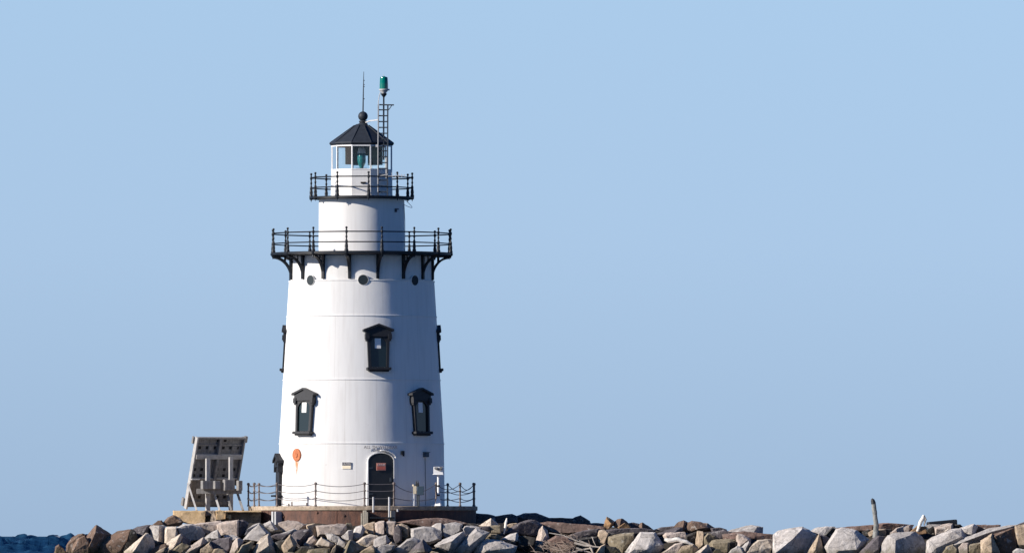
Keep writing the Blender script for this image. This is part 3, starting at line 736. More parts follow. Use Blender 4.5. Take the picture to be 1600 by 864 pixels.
# ================================================================= timber frame (back of a leaning daymark panel)
DY = -0.3
tf = empty('timber_frame', P(330, 797, DY)); tag(tf, 'grey weathered timber frame with a leaning plank panel beside the lighthouse', 'timber frame')
psi, lean = R(30), R(18.9)
wv = Vector((math.cos(psi), math.sin(psi), 0)); dv = Vector((math.sin(psi), -math.cos(psi), 0))
uv = Vector((0, 0, 1)) * math.cos(lean) + dv * math.sin(lean); nv = dv * math.cos(lean) - Vector((0, 0, 1)) * math.sin(lean)
O = P(290.6, 791.5, DY) - tf.location
ROTP = Matrix((wv, nv, uv)).transposed()
W_, H_ = 2.01, 2.86
def pb_(mb, a0, a1, b0, b1, c0, c1):
    c = O + wv * ((a0 + a1) / 2) + uv * ((b0 + b1) / 2) + nv * ((c0 + c1) / 2)
    mb.box(c, (a1 - a0, c1 - c0, b1 - b0), ROTP)
m_ = MB()
nb = 7
for k in range(nb):
    pb_(m_, W_ * k / nb + .006, W_ * (k + 1) / nb - .006, 0, H_ - .02, -.03 - .004 * (k % 2), .02 - .004 * (k % 2))
m_.cur = 1
for b_, aa in ((2.44, (.18, .50, .82, 1.22, 1.54, 1.84)), (2.74, (.95, 1.25)), (1.55, (.10, .42, 1.10, 1.42, 1.84)), (1.30, (.10, .42, 1.10, 1.42)), (.42, (.22, .50, .82, 1.30, 1.62))):
    for a_ in aa: pb_(m_, a_ - .055, a_ + .055, b_ - .055, b_ + .055, .012, .034)
m_.build('plank_panel', [M['wood'], M['hole']], tf)
def beam(name, *a, m='wood'):
    mb = MB(); pb_(mb, *a); return mb.build(name, M[m], tf, bevel=.008)
beam('stile', -.07, .0, -.05, H_ + .02, -.06, .16, m='palewood')
beam('stile', W_, W_ + .08, .9, H_ + .02, -.06, .16)
beam('stile', W_ / 2 - .06, W_ / 2 + .06, .9, H_ - .03, .024, .17)
beam('top_rail', .0, W_, H_ - .04, H_ + .03, .022, .15)
beam('cross_rail', .0, W_, 2.02, 2.20, .022, .20, m='palewood')
beam('cross_rail', .0, W_, 2.54, 2.60, .022, .07)
beam('cross_rail', .0, W_, .10, .26, .022, .10)
beam('cross_rail', .0, W_, 1.16, 1.22, .022, .12, m='palewood')
for a_ in (.66, 1.70): beam('plank_block', a_ - .12, a_ + .12, 2.33, 2.53, .024, .06)
beam('end_block', W_ + .085, W_ + .21, H_ - .20, H_ + .05, -.05, .06)
beam('end_block', -.14, -.075, H_ - .28, H_, -.16, -.04)
beam('end_block', -.14, -.075, .02, .34, -.20, -.04)
def tq(px, py, y): return P(px, py, y) - tf.location
for px0, px1, pyt in ((320.5, 329, 716), (357, 364.5, 714)):
    mb = MB(); a_ = tq((px0 + px1) / 2, 797.5, -1.0); b_ = tq((px0 + px1) / 2, pyt, -.95)
    rz = Matrix.Rotation(R(28), 3, 'Z'); mb.box((a_ + b_) / 2, ((px1 - px0) * S * .82, .11, (b_ - a_).length), rz)
    mb.build('post', M['palewood'], tf, bevel=.008)
for (x0, y0, x1, y1, w) in ((293.6, 755, 307.5, 797.5, .07), (335, 770, 343.5, 797.5, .08), (354.5, 768, 361.5, 797.5, .07), (371, 770, 380, 797.5, .09)):
    mb = MB(); mb.bar(tq(x0, y0, -.75), tq(x1, y1, -1.55), w, w, up=Vector((0, 1, 0))); mb.build('brace', M['palewood' if x0 < 345 else 'wood'], tf)
mb = MB(); mb.box(tq(342.5, 767.2, -1.22), (1.76, .18, .20), Matrix.Rotation(R(2), 3, 'Z')); mb.build('cross_beam', M['wood'], tf, bevel=.01)
mb = MB(); mb.box(tq(304, 748.6, -.9), (.30, .5, .05), Matrix.Rotation(R(14), 3, 'Z')); mb.build('shelf', M['palewood'], tf)
for x0, x1, y0, y1, yy in ((313.5, 333, 750.5, 764, -1.42), (333.4, 343.4, 751, 763.6, -1.5), (348, 367, 749, 766, -1.45), (370.4, 378, 750.5, 766, -1.55)):
    mb = MB(); a_ = tq((x0 + x1) / 2, (y0 + y1) / 2, yy)
    mb.box(a_, ((x1 - x0) * S * .88, .26, (y1 - y0) * S), Matrix.Rotation(R(22), 3, 'Z')); mb.build('block', M['wood'], tf, bevel=.012)

# ================================================================= boulders of the breakwater
YB = ([80, 260, 400, 740, 850, 1100, 1600, 1750], [-4.0, -4.4, -5.2, -5.2, -3.2, -4.2, -13.0, -15])
def ybase(px): return float(np.interp(px, *YB))
def ydepth(px, py): return ybase(px) - .085 * (py - 815)
ROCKS = []
def rk(c, label, outline, ridge=None, dy=0.0, t=None, name='boulder', d=None):
    ROCKS.append((c, label, outline, ridge, dy, t, name, d))
# --- left end, brown weathered stones
rk('brown', 'dome shaped brown boulder at the far left end beside the water', [(103,852),(112,839),(122,834),(130,833),(136,836),(140,864),(103,866)], dy=1.0)
rk('brown', 'low dark knob at the very left tip of the breakwater', [(84,866),(87,853),(92,849.5),(100,856),(107,866)], dy=.5)
rk('brown', 'brown sloping boulder in front of the left dome', [(110,866),(114,851),(123,839),(133,835.5),(142,846),(138,866)])
rk('brown', 'tall peaked brown boulder near the left end', [(126,866),(136,836),(148,821),(151,819.5),(158,825),(168,831),(178,836.5),(174,844),(158,853),(150,866)], [(150.5,822,.35),(149,832,.8),(140,852,1.0)])
rk('brown', 'broad brown boulder right of the left peak', [(150,850),(160,845),(180,836),(184,829),(190,828),(206,825.5),(208,835),(204,850),(196,866),(156,866)], [(203,829,.4),(199,842,.6),(170,850,.55),(188,860,.6)])
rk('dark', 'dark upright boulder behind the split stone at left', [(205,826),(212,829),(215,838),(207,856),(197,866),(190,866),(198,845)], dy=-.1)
rk('slate', 'grey brown boulder on the skyline left of the white blocks', [(206,827),(215,822),(224,820.5),(234,820),(237,832),(225,842),(212,846)], [(229,824,.4),(222,838,.5)])
rk('cream', 'split boulder with a bright edge and a dark face at left', [(194,861),(210,846),(228.5,831.5),(232,832),(239,840),(242,852),(240,866),(197,866)], [(225,837,.75),(211,858,1.1)], dy=-.3)
rk('brown', 'long brown slab lying below the white blocks at left', [(228,866),(244,853),(258,849),(263,852),(250,860),(240,866)], dy=-.2, name='rock_slab')
rk('tan', 'narrow tan ledge at the foot of the left slope', [(240,866),(250,858),(260,853),(258,860),(250,866)], dy=-.6, name='rock_slab')
rk('brown', 'rounded brown boulder against the left end of the concrete slab', [(255,816),(262,808),(271,804.5),(280,808),(287,815),(282,822),(256,822)], dy=.4)
rk('brown', 'small dark brown stone left of the concrete slab', [(238.5,819),(246,812.5),(253,812),(258,820),(240,821)], dy=.5)
rk('brown', 'dark stone on the skyline just behind the white block', [(218,822),(228,820),(240,819.5),(240,830),(222,832)], dy=.9)
rk('pale', 'white upright block with a dark right side at left', [(234,823),(236,820.5),(249,820.3),(258,821),(257.5,848),(248,847),(240,846),(236,835)], [(249,821,.35),(247.5,846,.38),(236,824,.1)])
rk('cream', 'cream square block under the concrete slab', [(258,825),(260,822.5),(276,822),(279,835),(276,849),(264,854),(257,851)], [(261,826,.25),(275,825,.30),(274,846,.3),(262,848,.25)])
rk('pale', 'large pale rounded block under the concrete slab', [(276,824),(286,818.5),(300,817.5),(314,822),(321,834),(316,842),(296,846),(279,843)], dy=.1)
rk('pink', 'wide pinkish slab tucked under the broken slab end', [(295,819),(320,815.5),(345,813),(352,822),(348,832),(326,839),(312,834)], dy=.15, name='rock_slab')
rk('pink', 'square pink block with a clean right edge under the slab', [(338,819),(352,814),(373,811.5),(374.5,824),(372.5,840),(354,839),(346,836),(340,828)], [(371,813,.35),(370,838,.35),(345,820,.25),(348,833,.3)])
rk('slate', 'dark grey rough boulder in the shade left of the rusty drum', [(373,813),(380,811.5),(389,817),(387,825),(378,838),(372,842)], dy=.1)
rk('cream', 'leaning pale boulder with a sunlit sloping face below the cream block', [(246,866),(257,852),(268,842),(282.5,833.5),(286,838),(284,847),(276,853),(266,864),(262,866)], [(281,836,.3),(262,856,.35),(272,854,.5)], dy=-.3)
rk('slate', 'grey cracked boulder in the hollow under the pale rounded block', [(279,847),(283,833.5),(288,836),(299,845),(297,853),(286,857),(278,857)], [(284,838,.3),(286,852,.4)], dy=-.25)
rk('olive', 'mossy dark boulder at the foot of the leaning pale boulder', [(262,866),(276,853),(285,847),(298,852),(292,859),(280,866)], dy=-.35)
rk('pink', 'pink leaning stone with a dark end below the white wedge', [(281,864),(300,852),(318,838.5),(325,846),(321,851),(312,858),(292,866)], [(317.5,840,.3),(313,852,.45),(296,861,.4)], dy=-.35, name='rock_slab')
rk('pale', 'bright white wedge stone below the pink square block', [(320,839),(334,829.5),(340,826.5),(346,838),(343,841.5),(326,846),(321,842)], [(340,828,.3),(341.5,840.5,.38),(325,840,.2)], dy=-.3)
rk('slate', 'dark grey blocky boulder below the white wedge', [(326,847),(342,840.5),(360,838.5),(364,848),(361,858),(345,866),(332,862)], dy=-.25)
rk('tan', 'tan stone wedged left of the dark blocky boulder', [(312,858),(322,850),(328,846),(334,858),(326,866),(313,864)], dy=-.3)
rk('tan', 'small tan cobble under the dark blocky boulder', [(329,866),(334,857.5),(341,856),(351,858.5),(357,866)], dy=-.55, name='rock')
rk('pink', 'pointed salmon stone left of the grey pyramid', [(359,862),(364,848),(370,839.5),(375,840),(381,844),(377,853),(370,866),(359,866)], [(371,842,.25),(372,854,.4)], dy=-.35)
rk('olive', 'mossy slanting stone below the grey pyramid', [(367,866),(378,851),(393,844),(398,846),(392,857),(384,866)], dy=-.3)
rk('pale', 'flat pale stone between the square pink block and the dark boulder', [(349,836.5),(362,834.5),(373,838),(372,843),(362,844),(351,840)], name='rock')
rk('dark', 'stone coloured dark as shade filling the gap below the white upright block', [(236,848),(246,845),(260,848),(262,856),(244,858),(236,854)], dy=.35, name='rock')
# --- below the rusty drum
rk('pale', 'pale stone behind the grey pyramid, close to the drum', [(381,836),(385,826),(398,818.5),(407,816.5),(405,828),(391,837)], dy=.2)
rk('grey', 'big grey pyramid shaped boulder below the drum left edge', [(379,843),(392,828.5),(405,818),(412,823),(424,834),(412,840),(404,846),(388,846)], [(405,819.5,.1),(385,842,.45),(404,845,.65),(416,833,.4)], dy=-.2)
rk('pale', 'white wedge leaning under the two grey fender pipes', [(411,819),(422,813.5),(425,815.5),(435,826.5),(431,830),(424,830),(412,823)], [(424,817,.2),(430,828,.25),(415,821,.2)])
rk('pink', 'large rough pink boulder at the foot of the rusty drum', [(434,816),(450,812.5),(466,814),(479,819),(479,826),(464,835),(446,834),(438,826)], dy=.1)
rk('slate', 'blue grey flat topped stone in front of the rough pink boulder', [(422,837),(432,833.5),(452,832),(456,835),(448,842),(436,844.5),(424,843)], [(426,836,.15),(450,834,.2),(440,843,.15)], dy=-.3)
rk('pale', 'pale sliver between the pink boulder and the slate boulder', [(436,834),(450,830),(460,825.5),(465,828),(461,834),(448,837)], dy=-.05, name='rock')
rk('cream', 'large rounded pale boulder at the bottom below the drum left end', [(392,866),(396,856),(404,846),(409,838),(420,833),(425,840),(429,850),(436,866)], [(418,838,.25),(404,852,.4),(420,852,.6),(402,864,.5)], dy=-.3)
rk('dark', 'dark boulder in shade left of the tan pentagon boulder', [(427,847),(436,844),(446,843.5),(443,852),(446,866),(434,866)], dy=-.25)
rk('tan', 'smooth tan pentagon shaped boulder below the drum', [(439,852),(446,844),(454,833.5),(457,840),(464,848),(462,856),(456,861),(448,863),(442,860)], [(453,838,.25),(443,852,.25),(458,852,.35),(450,859,.3)], dy=-.6)
rk('slate', 'dark slate boulder overhanging to the right below the drum', [(454,838),(460,830),(470,827),(484,825.5),(489,830),(488.5,836),(482,841),(475,849),(470,858),(462,852),(458,844)], [(463,833,.3),(466,846,.55),(480,830,.4)], dy=-.35)
rk('pink', 'small mottled pink stone under the slate overhang', [(474,851),(482,840.5),(490,836),(495,843),(491,853),(482,854)], dy=-.2)
rk('tan', 'tan upright block right of the rough pink boulder', [(478,820),(484,817.5),(493,817.5),(494,841),(488,839),(480,827)], dy=.1)
rk('pink', 'wide pink block directly under the rusty drum middle', [(493.5,821),(506,819),(530,817.5),(542,819),(541,838),(520,838),(508,838),(496,838)], [(497,823,.2),(520,822,.25),(537,824,.2),(500,834,.25),(530,835,.3)], dy=.1)
rk('cream', 'bright cream angular block below the wide pink block', [(492,851),(502,837.5),(517,846),(523,850),(515,857),(504,857)], [(503,840,.25),(515.5,847,.35),(514,853,.4),(496,850,.25)], dy=-.4)
rk('pale', 'pale slanting slab below the wide pink block', [(507,832),(520,833.5),(530,838),(540,848),(534,853),(525,849),(512,842)], dy=-.15, name='rock_slab')
rk('olive', 'mossy dark stone under the cream angular block', [(478,866),(482,858),(500,856),(516,856.5),(514,866)], dy=-.35)
rk('tan', 'thin tan splinter stone right of the cream angular block', [(515,866),(520,856),(525.5,849.5),(525,858),(521,866)], dy=-.5, name='rock')
rk('grey', 'small grey wedge left of the dark pyramid', [(526,851),(530,840),(541,847),(540,857),(533,854)], dy=-.35)
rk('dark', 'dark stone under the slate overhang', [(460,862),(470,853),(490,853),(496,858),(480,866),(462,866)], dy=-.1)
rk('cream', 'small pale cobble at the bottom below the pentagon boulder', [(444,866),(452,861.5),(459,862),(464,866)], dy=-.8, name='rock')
rk('dark', 'stone coloured dark as shade in the gap left of the dark pyramid', [(518,866),(524,852),(534,854),(536,866)], dy=.0, name='rock')
# --- below the doorway
rk('olive', 'olive brown lump against the drum left of the fender posts', [(538,822),(541,816.5),(549,817),(551,826),(545,832),(538,832)], dy=-.05)
rk('grey', 'small grey block with a white left side below the olive lump', [(534,838),(544,828),(551,827.5),(552,843),(545,845),(538,844)], [(544,830,.25),(545,843,.3)], dy=-.25)
rk('pale', 'tall pale grey boulder below the fender posts', [(550.5,843),(553,826),(556,822),(566,819.5),(572,827),(567,836),(562,843),(556,847)], [(556,825,.2),(566,823,.3),(562,838,.35),(553,842,.2)], dy=-.1)
rk('tan', 'tan stone right behind the tall pale grey boulder', [(562,822),(574,817),(586,814.5),(588,828),(586,838),(572,832)], dy=.15)
rk('pink', 'pink slab standing left of the joint below the doorway', [(585.5,817),(592,814),(601,812.5),(601.6,830),(600,837),(590,838),(587,834)], [(589,818,.2),(600,815,.25),(600,834,.28),(590,834,.2)], dy=-.02)
rk('pink', 'pink slab standing right of the joint below the doorway', [(602.4,815),(607,813),(619,814),(618.5,826),(616,840),(610,838),(603,834)], [(604,817,.2),(617,816,.25),(615,836,.28),(604,832,.2)], dy=-.02)
rk('slate', 'dark narrow stone between the pink slab and the tan column', [(616.5,823),(622,818),(627,824),(629,838),(627,848),(618,849.5),(615,840)], dy=-.1)
rk('tan', 'tan column stone below the right fender post', [(619,820),(628,817),(639,822),(641,833),(641.5,838.5),(632,843),(629,842),(626,828)], [(637,825,.3),(638,838,.3),(624,820,.2)], dy=.0)
rk('red', 'long flat reddish brown ledge under the dark side of the pier', [(619,816),(640,812),(660,810),(684,808.5),(700,810),(712,813),(731,817),(722,821),(690,823),(660,823),(640,820)], dy=.1, name='rock_slab', d=.3)
rk('pale', 'big pale sloping boulder under the reddish ledge', [(641,825),(662,822),(678,823),(691,830),(690,843),(672,851),(655,847),(643,843)], dy=-.1, d=.3)
rk('pale', 'upright pale block with a notch under the reddish ledge', [(674,822),(681,817),(690,816),(691.5,832),(680,836),(675,831)], [(678,820,.2),(689,818,.3),(689,832,.3)], dy=-.2)
rk('cream', 'low pale boulder below the tall pale grey boulder', [(556,847),(566,838.5),(578,834),(588,836),(592,838),(586,844),(583,852),(574,856),(567,853)], dy=-.35)
rk('pale', 'white square block below the pink slabs', [(583,854),(584,842.5),(592,838),(604,835),(611,845),(606,851),(597,852),(586,857)], [(603,837,.3),(603,849,.4),(586,844,.25),(587,854,.3)], dy=-.35)
rk('dark', 'stone coloured dark as shade in the gap right of the white square block', [(604,838),(612,840),(616,847),(608,852),(602,850)], dy=.2, name='rock')
rk('olive', 'large dark pyramid boulder at the bottom left of the doorway', [(532,866),(546,843.5),(549,842),(558,848),(572,856),(562,866)], [(546.5,846,.45),(540,864,.7)], dy=-.45)
rk('tan', 'grey tan stone below the low pale boulder', [(559,866),(568,858),(582,850.5),(588,856),(586,862),(580,866)], dy=-.4)
rk('grey', 'grey boulder below the white square block', [(585,858),(594,852.5),(606,849.5),(618,851),(615,859),(600,866),(588,866)], dy=-.4)
rk('tan', 'small tan stone right of the white square block', [(605,851),(612,845.5),(619,850),(617,858),(610,855)], dy=-.3, name='rock')
rk('grey', 'pinkish grey slanting slab below the tan column', [(613,860),(624,852),(636,842),(646,838),(664,848),(652,857),(640,864),(626,866),(617,862)], dy=-.2, name='rock_slab')
rk('slate', 'sharp grey peak at the bottom below the big pale sloping boulder', [(636,866),(648,852.5),(661,842),(668,850),(678,859),(674,866)], [(660,845,.4),(652,862,.7),(664,862,.75)], dy=-.5)
rk('grey', 'long grey boulder slanting up to the right below the pier corner', [(678,852),(692,842.5),(706,836),(718,832),(724,829.5),(729,834),(727,842),(714,853),(702,866),(696,866),(686,858)], [(721,832,.3),(686,851,.45),(706,845,.85),(712,848,.6)], dy=-.35)
rk('dark', 'dark stone under the long grey slanting boulder', [(674,858),(686,855),(698,860),(700,866),(676,866)], dy=-.1, name='rock')
rk('tan', 'tiny tan cobble at the bottom right of the sharp grey peak', [(669,866),(675,861),(686,863),(688,866)], dy=-.9, name='rock')
rk('grey', 'grey block right of the notched block', [(690,819),(712,815),(723,818),(722,829),(712,836),(695,843),(690.5,838)], dy=-.05, d=.25)
rk('pale', 'pale block right of the pier corner', [(722,825),(726,821),(740,820.5),(751,824),(746,829),(734,836),(727,839),(723.5,830)], dy=-.15)
rk('pale', 'long pale slab sloping down left, right of the long grey boulder', [(706,862),(720,848),(734,834),(744,823.5),(752,827.5),(765,831.5),(756,842),(746,850),(741,860),(726,866),(707,866)], [(745,828,.25),(718,852,.3),(736,850,.5),(755,835,.35)], dy=-.4, name='rock_slab')
rk('cream', 'white triangular stone right of the pier corner', [(747,821.5),(758,814),(767,809),(775,814.5),(779,820),(768,823),(752,823.5)], [(767,811,.4),(767,821.5,.5),(752,821,.1)], dy=-.1)
rk('slate', 'small slate stone under the white triangular stone', [(749,823),(765,821),(766,829),(756,829),(751,827)], dy=-.3, name='rock')
rk('olive', 'square olive tan block under the white triangular stone', [(765.5,821),(782,820),(783.5,833),(772,836),(765,831)], [(767,822,.2),(781,821.5,.25),(781,832,.25),(768,831,.2)], dy=-.2)
rk('olive', 'grey green rounded stone below the square olive block', [(758,842),(766,833),(776,833.5),(785,838),(781,844),(764,846)], dy=-.3, name='rock')
rk('pale', 'huge pale boulder with a drill hole below the driftwood stake', [(738,866),(744,852),(752,844.5),(760,841),(784,844),(796,849),(808,853),(806,860),(798,866)], [(754,848,.3),(782,848,.4),(798,856,.45),(760,860,.55)], dy=-.45)
rk('pale', 'white angular stone right of the driftwood stake', [(782,843),(796,834),(808,831.5),(810.5,836),(809,845),(798,848),(788,845)], [(806,834,.25),(805,844,.3),(788,842,.2)], dy=-.35)
rk('dark', 'stone coloured dark as shade in the hollow right of the white angular stone', [(806,838),(820,836),(838,840),(836,852),(820,860),(806,856)], dy=-.05)
rk('slate', 'rounded grey brown mound rock right of the driftwood stake', [(786,834),(798,823),(812,816),(826,811),(836,811.5),(847,818),(850,830),(838,839),(822,838),(804,834)], dy=.1, d=.35)
rk('tan', 'small tan stone behind the driftwood stake', [(789,821),(798,817.5),(808,817),(802,825),(792,827)], dy=.35, name='rock')
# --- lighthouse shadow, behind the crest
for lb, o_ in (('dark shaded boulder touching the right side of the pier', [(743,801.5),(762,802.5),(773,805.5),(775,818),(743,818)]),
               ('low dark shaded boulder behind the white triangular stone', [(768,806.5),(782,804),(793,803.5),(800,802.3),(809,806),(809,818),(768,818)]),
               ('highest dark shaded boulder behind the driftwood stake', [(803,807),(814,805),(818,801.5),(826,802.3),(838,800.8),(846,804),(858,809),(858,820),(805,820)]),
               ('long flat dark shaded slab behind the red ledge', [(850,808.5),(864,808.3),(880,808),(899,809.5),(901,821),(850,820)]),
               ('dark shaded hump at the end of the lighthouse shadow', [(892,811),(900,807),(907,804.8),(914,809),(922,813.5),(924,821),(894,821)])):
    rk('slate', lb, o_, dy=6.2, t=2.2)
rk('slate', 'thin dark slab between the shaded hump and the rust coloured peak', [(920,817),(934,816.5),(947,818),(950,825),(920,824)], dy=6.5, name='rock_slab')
# --- middle of the breakwater
rk('red', 'long flat red brown ledge on the crest above the brush', [(840,817),(856,814.5),(880,816.5),(910,818.5),(928,820.5),(947,824),(946,829),(920,833),(886,835),(856,834),(841,826)], dy=.35, name='rock_slab', d=.3)
rk('pink', 'upright pinkish stone at the left of the brush pile', [(833,864),(838,846),(842,827),(848,820.5),(855,828),(858,840),(856,850),(848,861)], [(848,823,.25),(845,852,.45),(854,836,.35)], dy=-.25)
rk('red', 'brown boulder under the brush pile', [(856,844),(868,836),(890,838),(900,848),(896,866),(856,866)], dy=-.1)
rk('slate', 'grey flat slab above the brush pile right part', [(882,838),(910,828.5),(936,825.5),(940,830),(932,837),(910,841),(890,842)], dy=-.1, name='rock_slab')
rk('dark', 'boulder coloured dark as shade in the hollow behind the branches', [(893,842),(934,837),(938,852),(926,860),(904,858)], dy=.2)
rk('tan', 'upright tan stone right of the brush pile', [(931.5,843),(936,828),(944,826.5),(953,831),(949,841),(947,851),(939,853),(933,849)], [(936,832,.2),(950,833,.3),(944,848,.3),(935,846,.2)], dy=-.35)
rk('tan', 'leaning tan stone at the bottom right of the brush pile', [(929,866),(938,852.5),(946,849),(944,866)], dy=-.6)
rk('rust', 'rust coloured pointed stone on the crest', [(943.5,822),(944.5,815),(948,806.5),(953,811),(961,814),(959,821),(950,827)], [(948,810,.25),(955,818,.4)], dy=-.1)
rk('brown', 'dark topped brown stone right of the rust coloured peak', [(957,818),(964,810.5),(972,808.8),(980,814.5),(984,821),(972,825),(960,824)], [(970,811,.25),(968,822,.4)], dy=.15)
rk('rust', 'low rusty brown stone in front of the dark topped stone', [(965,823.5),(976,816.5),(984,819.5),(987,825),(970,827)], dy=-.15, name='rock')
rk('slate', 'long thin slate slab under the rust coloured peak', [(944,828),(970,825),(1005,824.5),(1025,828),(1023,833),(980,834),(950,836)], dy=.05, name='rock_slab')
rk('olive', 'mossy olive block below the slate slab', [(949,838),(966,834),(976,832),(991,831.5),(992,849),(984,859),(970,863),(956,852),(949.5,848)], [(954,840,.25),(976,836,.35),(988,836,.3),(974,856,.4)], dy=-.15)
rk('dark', 'boulder coloured dark as shade at the bottom below the mossy olive block', [(942,866),(946,852.5),(962,854),(974,866)], dy=-.3)
rk('pale', 'huge pale leaning boulder in the middle of the breakwater', [(973,866),(982,856),(996,844),(1000,830.5),(1014,830.5),(1024,831),(1030,840),(1037,851),(1036,855),(1026,866)], [(1002,833,.25),(1021,834,.35),(1032,851,.35),(990,858,.45),(1010,858,.55)], dy=-.5)
rk('brown', 'dark dome stone on the crest above the huge pale leaning boulder', [(998,822),(1000,816.5),(1004,815.3),(1012,820),(1021,827),(1002,828)], [(1003,817,.3),(1003,826,.45)], dy=.15)
rk('slate', 'dark stone on the crest left of the dark dome', [(979,817),(990,815.8),(999,818),(1001,826),(982,827)], dy=.7, name='rock')
rk('slate', 'thin dark slab on the skyline left of the twin domes', [(1021,827),(1034,823),(1057,821),(1060,827),(1030,830)], dy=1.0, name='rock_slab')
rk('slate', 'grey slate slab in front of the thin skyline slab', [(1024,834),(1044,827),(1056,823.8),(1067,823),(1067,831),(1050,833),(1030,836)], dy=.0, name='rock_slab')
rk('brown', 'left one of the twin brown domes on the crest', [(1053,822),(1060,815),(1068,812.3),(1077,816),(1079,827),(1066,834),(1057,829)], [(1069,815,.3),(1066,828,.4)], dy=.1)
rk('brown', 'right one of the twin brown domes with a long sloping back', [(1069,828),(1074,816),(1081,813.3),(1092,814.5),(1106,817.5),(1117,824.5),(1112,830),(1090,832),(1074,832)], [(1080,816,.35),(1090,826,.5),(1102,824,.4)], dy=.05)
rk('slate', 'flat dark stone at the right foot of the twin domes', [(1110,825),(1124,823.5),(1136,826.8),(1134,832),(1112,831)], dy=.5, name='rock')
rk('pink', 'broken pinkish tan stone behind the white log', [(1035.5,836),(1040,832),(1070,830),(1076,838),(1073,849),(1050,847),(1040,846)], dy=-.1)
rk('dark', 'dark stone right of the white log', [(1071,836),(1088,830),(1089,851),(1080,852),(1072,848)], dy=.1, name='rock')
rk('tan', 'upright greyish tan stone right of the white log', [(1086.5,850),(1089,828.5),(1098,829.5),(1101,840),(1101,853),(1092,856)], [(1090,831,.2),(1099,832,.28),(1098,850,.28)], dy=-.15)
rk('olive', 'lumpy olive tan stone below the slate shelf', [(1099,838),(1106,832),(1118,836),(1123,843),(1113,850),(1108,856),(1099,853)], dy=-.1)
rk('slate', 'purple grey shelf stone right of the twin domes', [(1106,832),(1130,826.8),(1142,830),(1154,834),(1152,840),(1124,842),(1112,838)], dy=.05, name='rock_slab')
rk('olive', 'flat topped olive block below the purple grey shelf', [(1108,849),(1112,844),(1126,841.5),(1142,841.5),(1151,843.5),(1150,848),(1139,852),(1138,866),(1116,866)], [(1113,848,.35),(1137,848,.4),(1136,862,.4),(1116,860,.3)], dy=-.2)
rk('pink', 'rounded pinkish stone under the white log', [(1030,866),(1044,856),(1056,848),(1068,847),(1066,857),(1058,866)], dy=-.25)
rk('tan', 'rough grey tan stone at the right end of the white log', [(1055,866),(1066,853),(1084,850),(1092,857),(1082,863),(1074,866)], dy=-.3)
rk('cream', 'narrow wedge with a sunlit top left of the flat topped block', [(1082,866),(1096,857),(1104.5,849.5),(1108,852),(1116,866)], [(1104,853,.4),(1094,864,.7)], dy=-.55)
rk('dark', 'small dark stone at the foot of the flat topped block', [(1111,866),(1118,856.5),(1124,857.5),(1132,866)], dy=-.75, name='rock')
rk('grey', 'flat grey stone with a dark broken end on the skyline', [(1128,831),(1146,829),(1160,822),(1172,819.3),(1184,821.5),(1192,823),(1192,833),(1178,833),(1140,835)], [(1183,823,.25),(1177,832,.4),(1156,830,.35)], dy=.25, name='rock_slab')
rk('red', 'long purple brown slab under the skyline stone', [(1128,835),(1160,829.5),(1186,832),(1208,834.5),(1208,842),(1180,843),(1160,841),(1130,844)], dy=.1, name='rock_slab', d=.25)
rk('pink', 'upright pinkish tan stone below the purple brown slab', [(1150,838),(1152.5,832.8),(1162,834.5),(1173,842),(1173,847),(1164,853),(1158,859),(1151,854)], [(1154,836,.2),(1168,843,.3),(1156,853,.3)], dy=-.3)
rk('grey', 'small grey wedge right of the upright pinkish stone', [(1157,856),(1164,848),(1170,844.5),(1174,849),(1169,857),(1162,864)], [(1170,847,.2),(1165,857,.35)], dy=-.45, name='rock')
rk('dark', 'stone coloured dark as shade in the gap left of the upright pinkish stone', [(1137,858),(1140,847),(1152,845),(1151,853),(1144,861)], dy=.1, name='rock')
rk('pale', 'round pale grey stone at the bottom below the upright pinkish stone', [(1136,866),(1142,858.5),(1152,852),(1159,854.5),(1164,866)], dy=-.45)
rk('cream', 'broad tan grey boulder left of the huge split block', [(1162,866),(1172,852.5),(1184,843.5),(1200,841.5),(1208,843),(1208,855),(1197,866)], dy=-.2)
rk('pale', 'huge block with a pale top and a dark right face', [(1206.5,854),(1207.5,834),(1216,828),(1230,825.5),(1244,823),(1254,822.5),(1266,828),(1275.5,836),(1269,850),(1263,866),(1208,866)], [(1253,826,.35),(1238,842,.7),(1212,863,.9),(1210,836,.15)], dy=-.45)
rk('pale', 'pale flat topped stone behind the huge split block', [(1266,829),(1274,824),(1290,822),(1304,821.8),(1311,826),(1310,835),(1290,839),(1282,839),(1275,835)], dy=.1)
rk('tan', 'tan triangular stone right of the huge split block', [(1260,866),(1270,848),(1280,833.5),(1285,850),(1290,866)], [(1279,838,.2),(1274,858,.35)], dy=-.35)
rk('slate', 'dark slate stone right of the tan triangular stone', [(1279.5,834),(1290,837),(1300,842),(1292,853),(1287,862),(1282,848)], [(1284,838,.2),(1288,850,.35)], dy=-.25)
rk('dark', 'stone coloured black as shade in the gap left of the great grey boulder', [(1286,836),(1300,824),(1308,826),(1306,840),(1298,844)], dy=.2, name='rock')
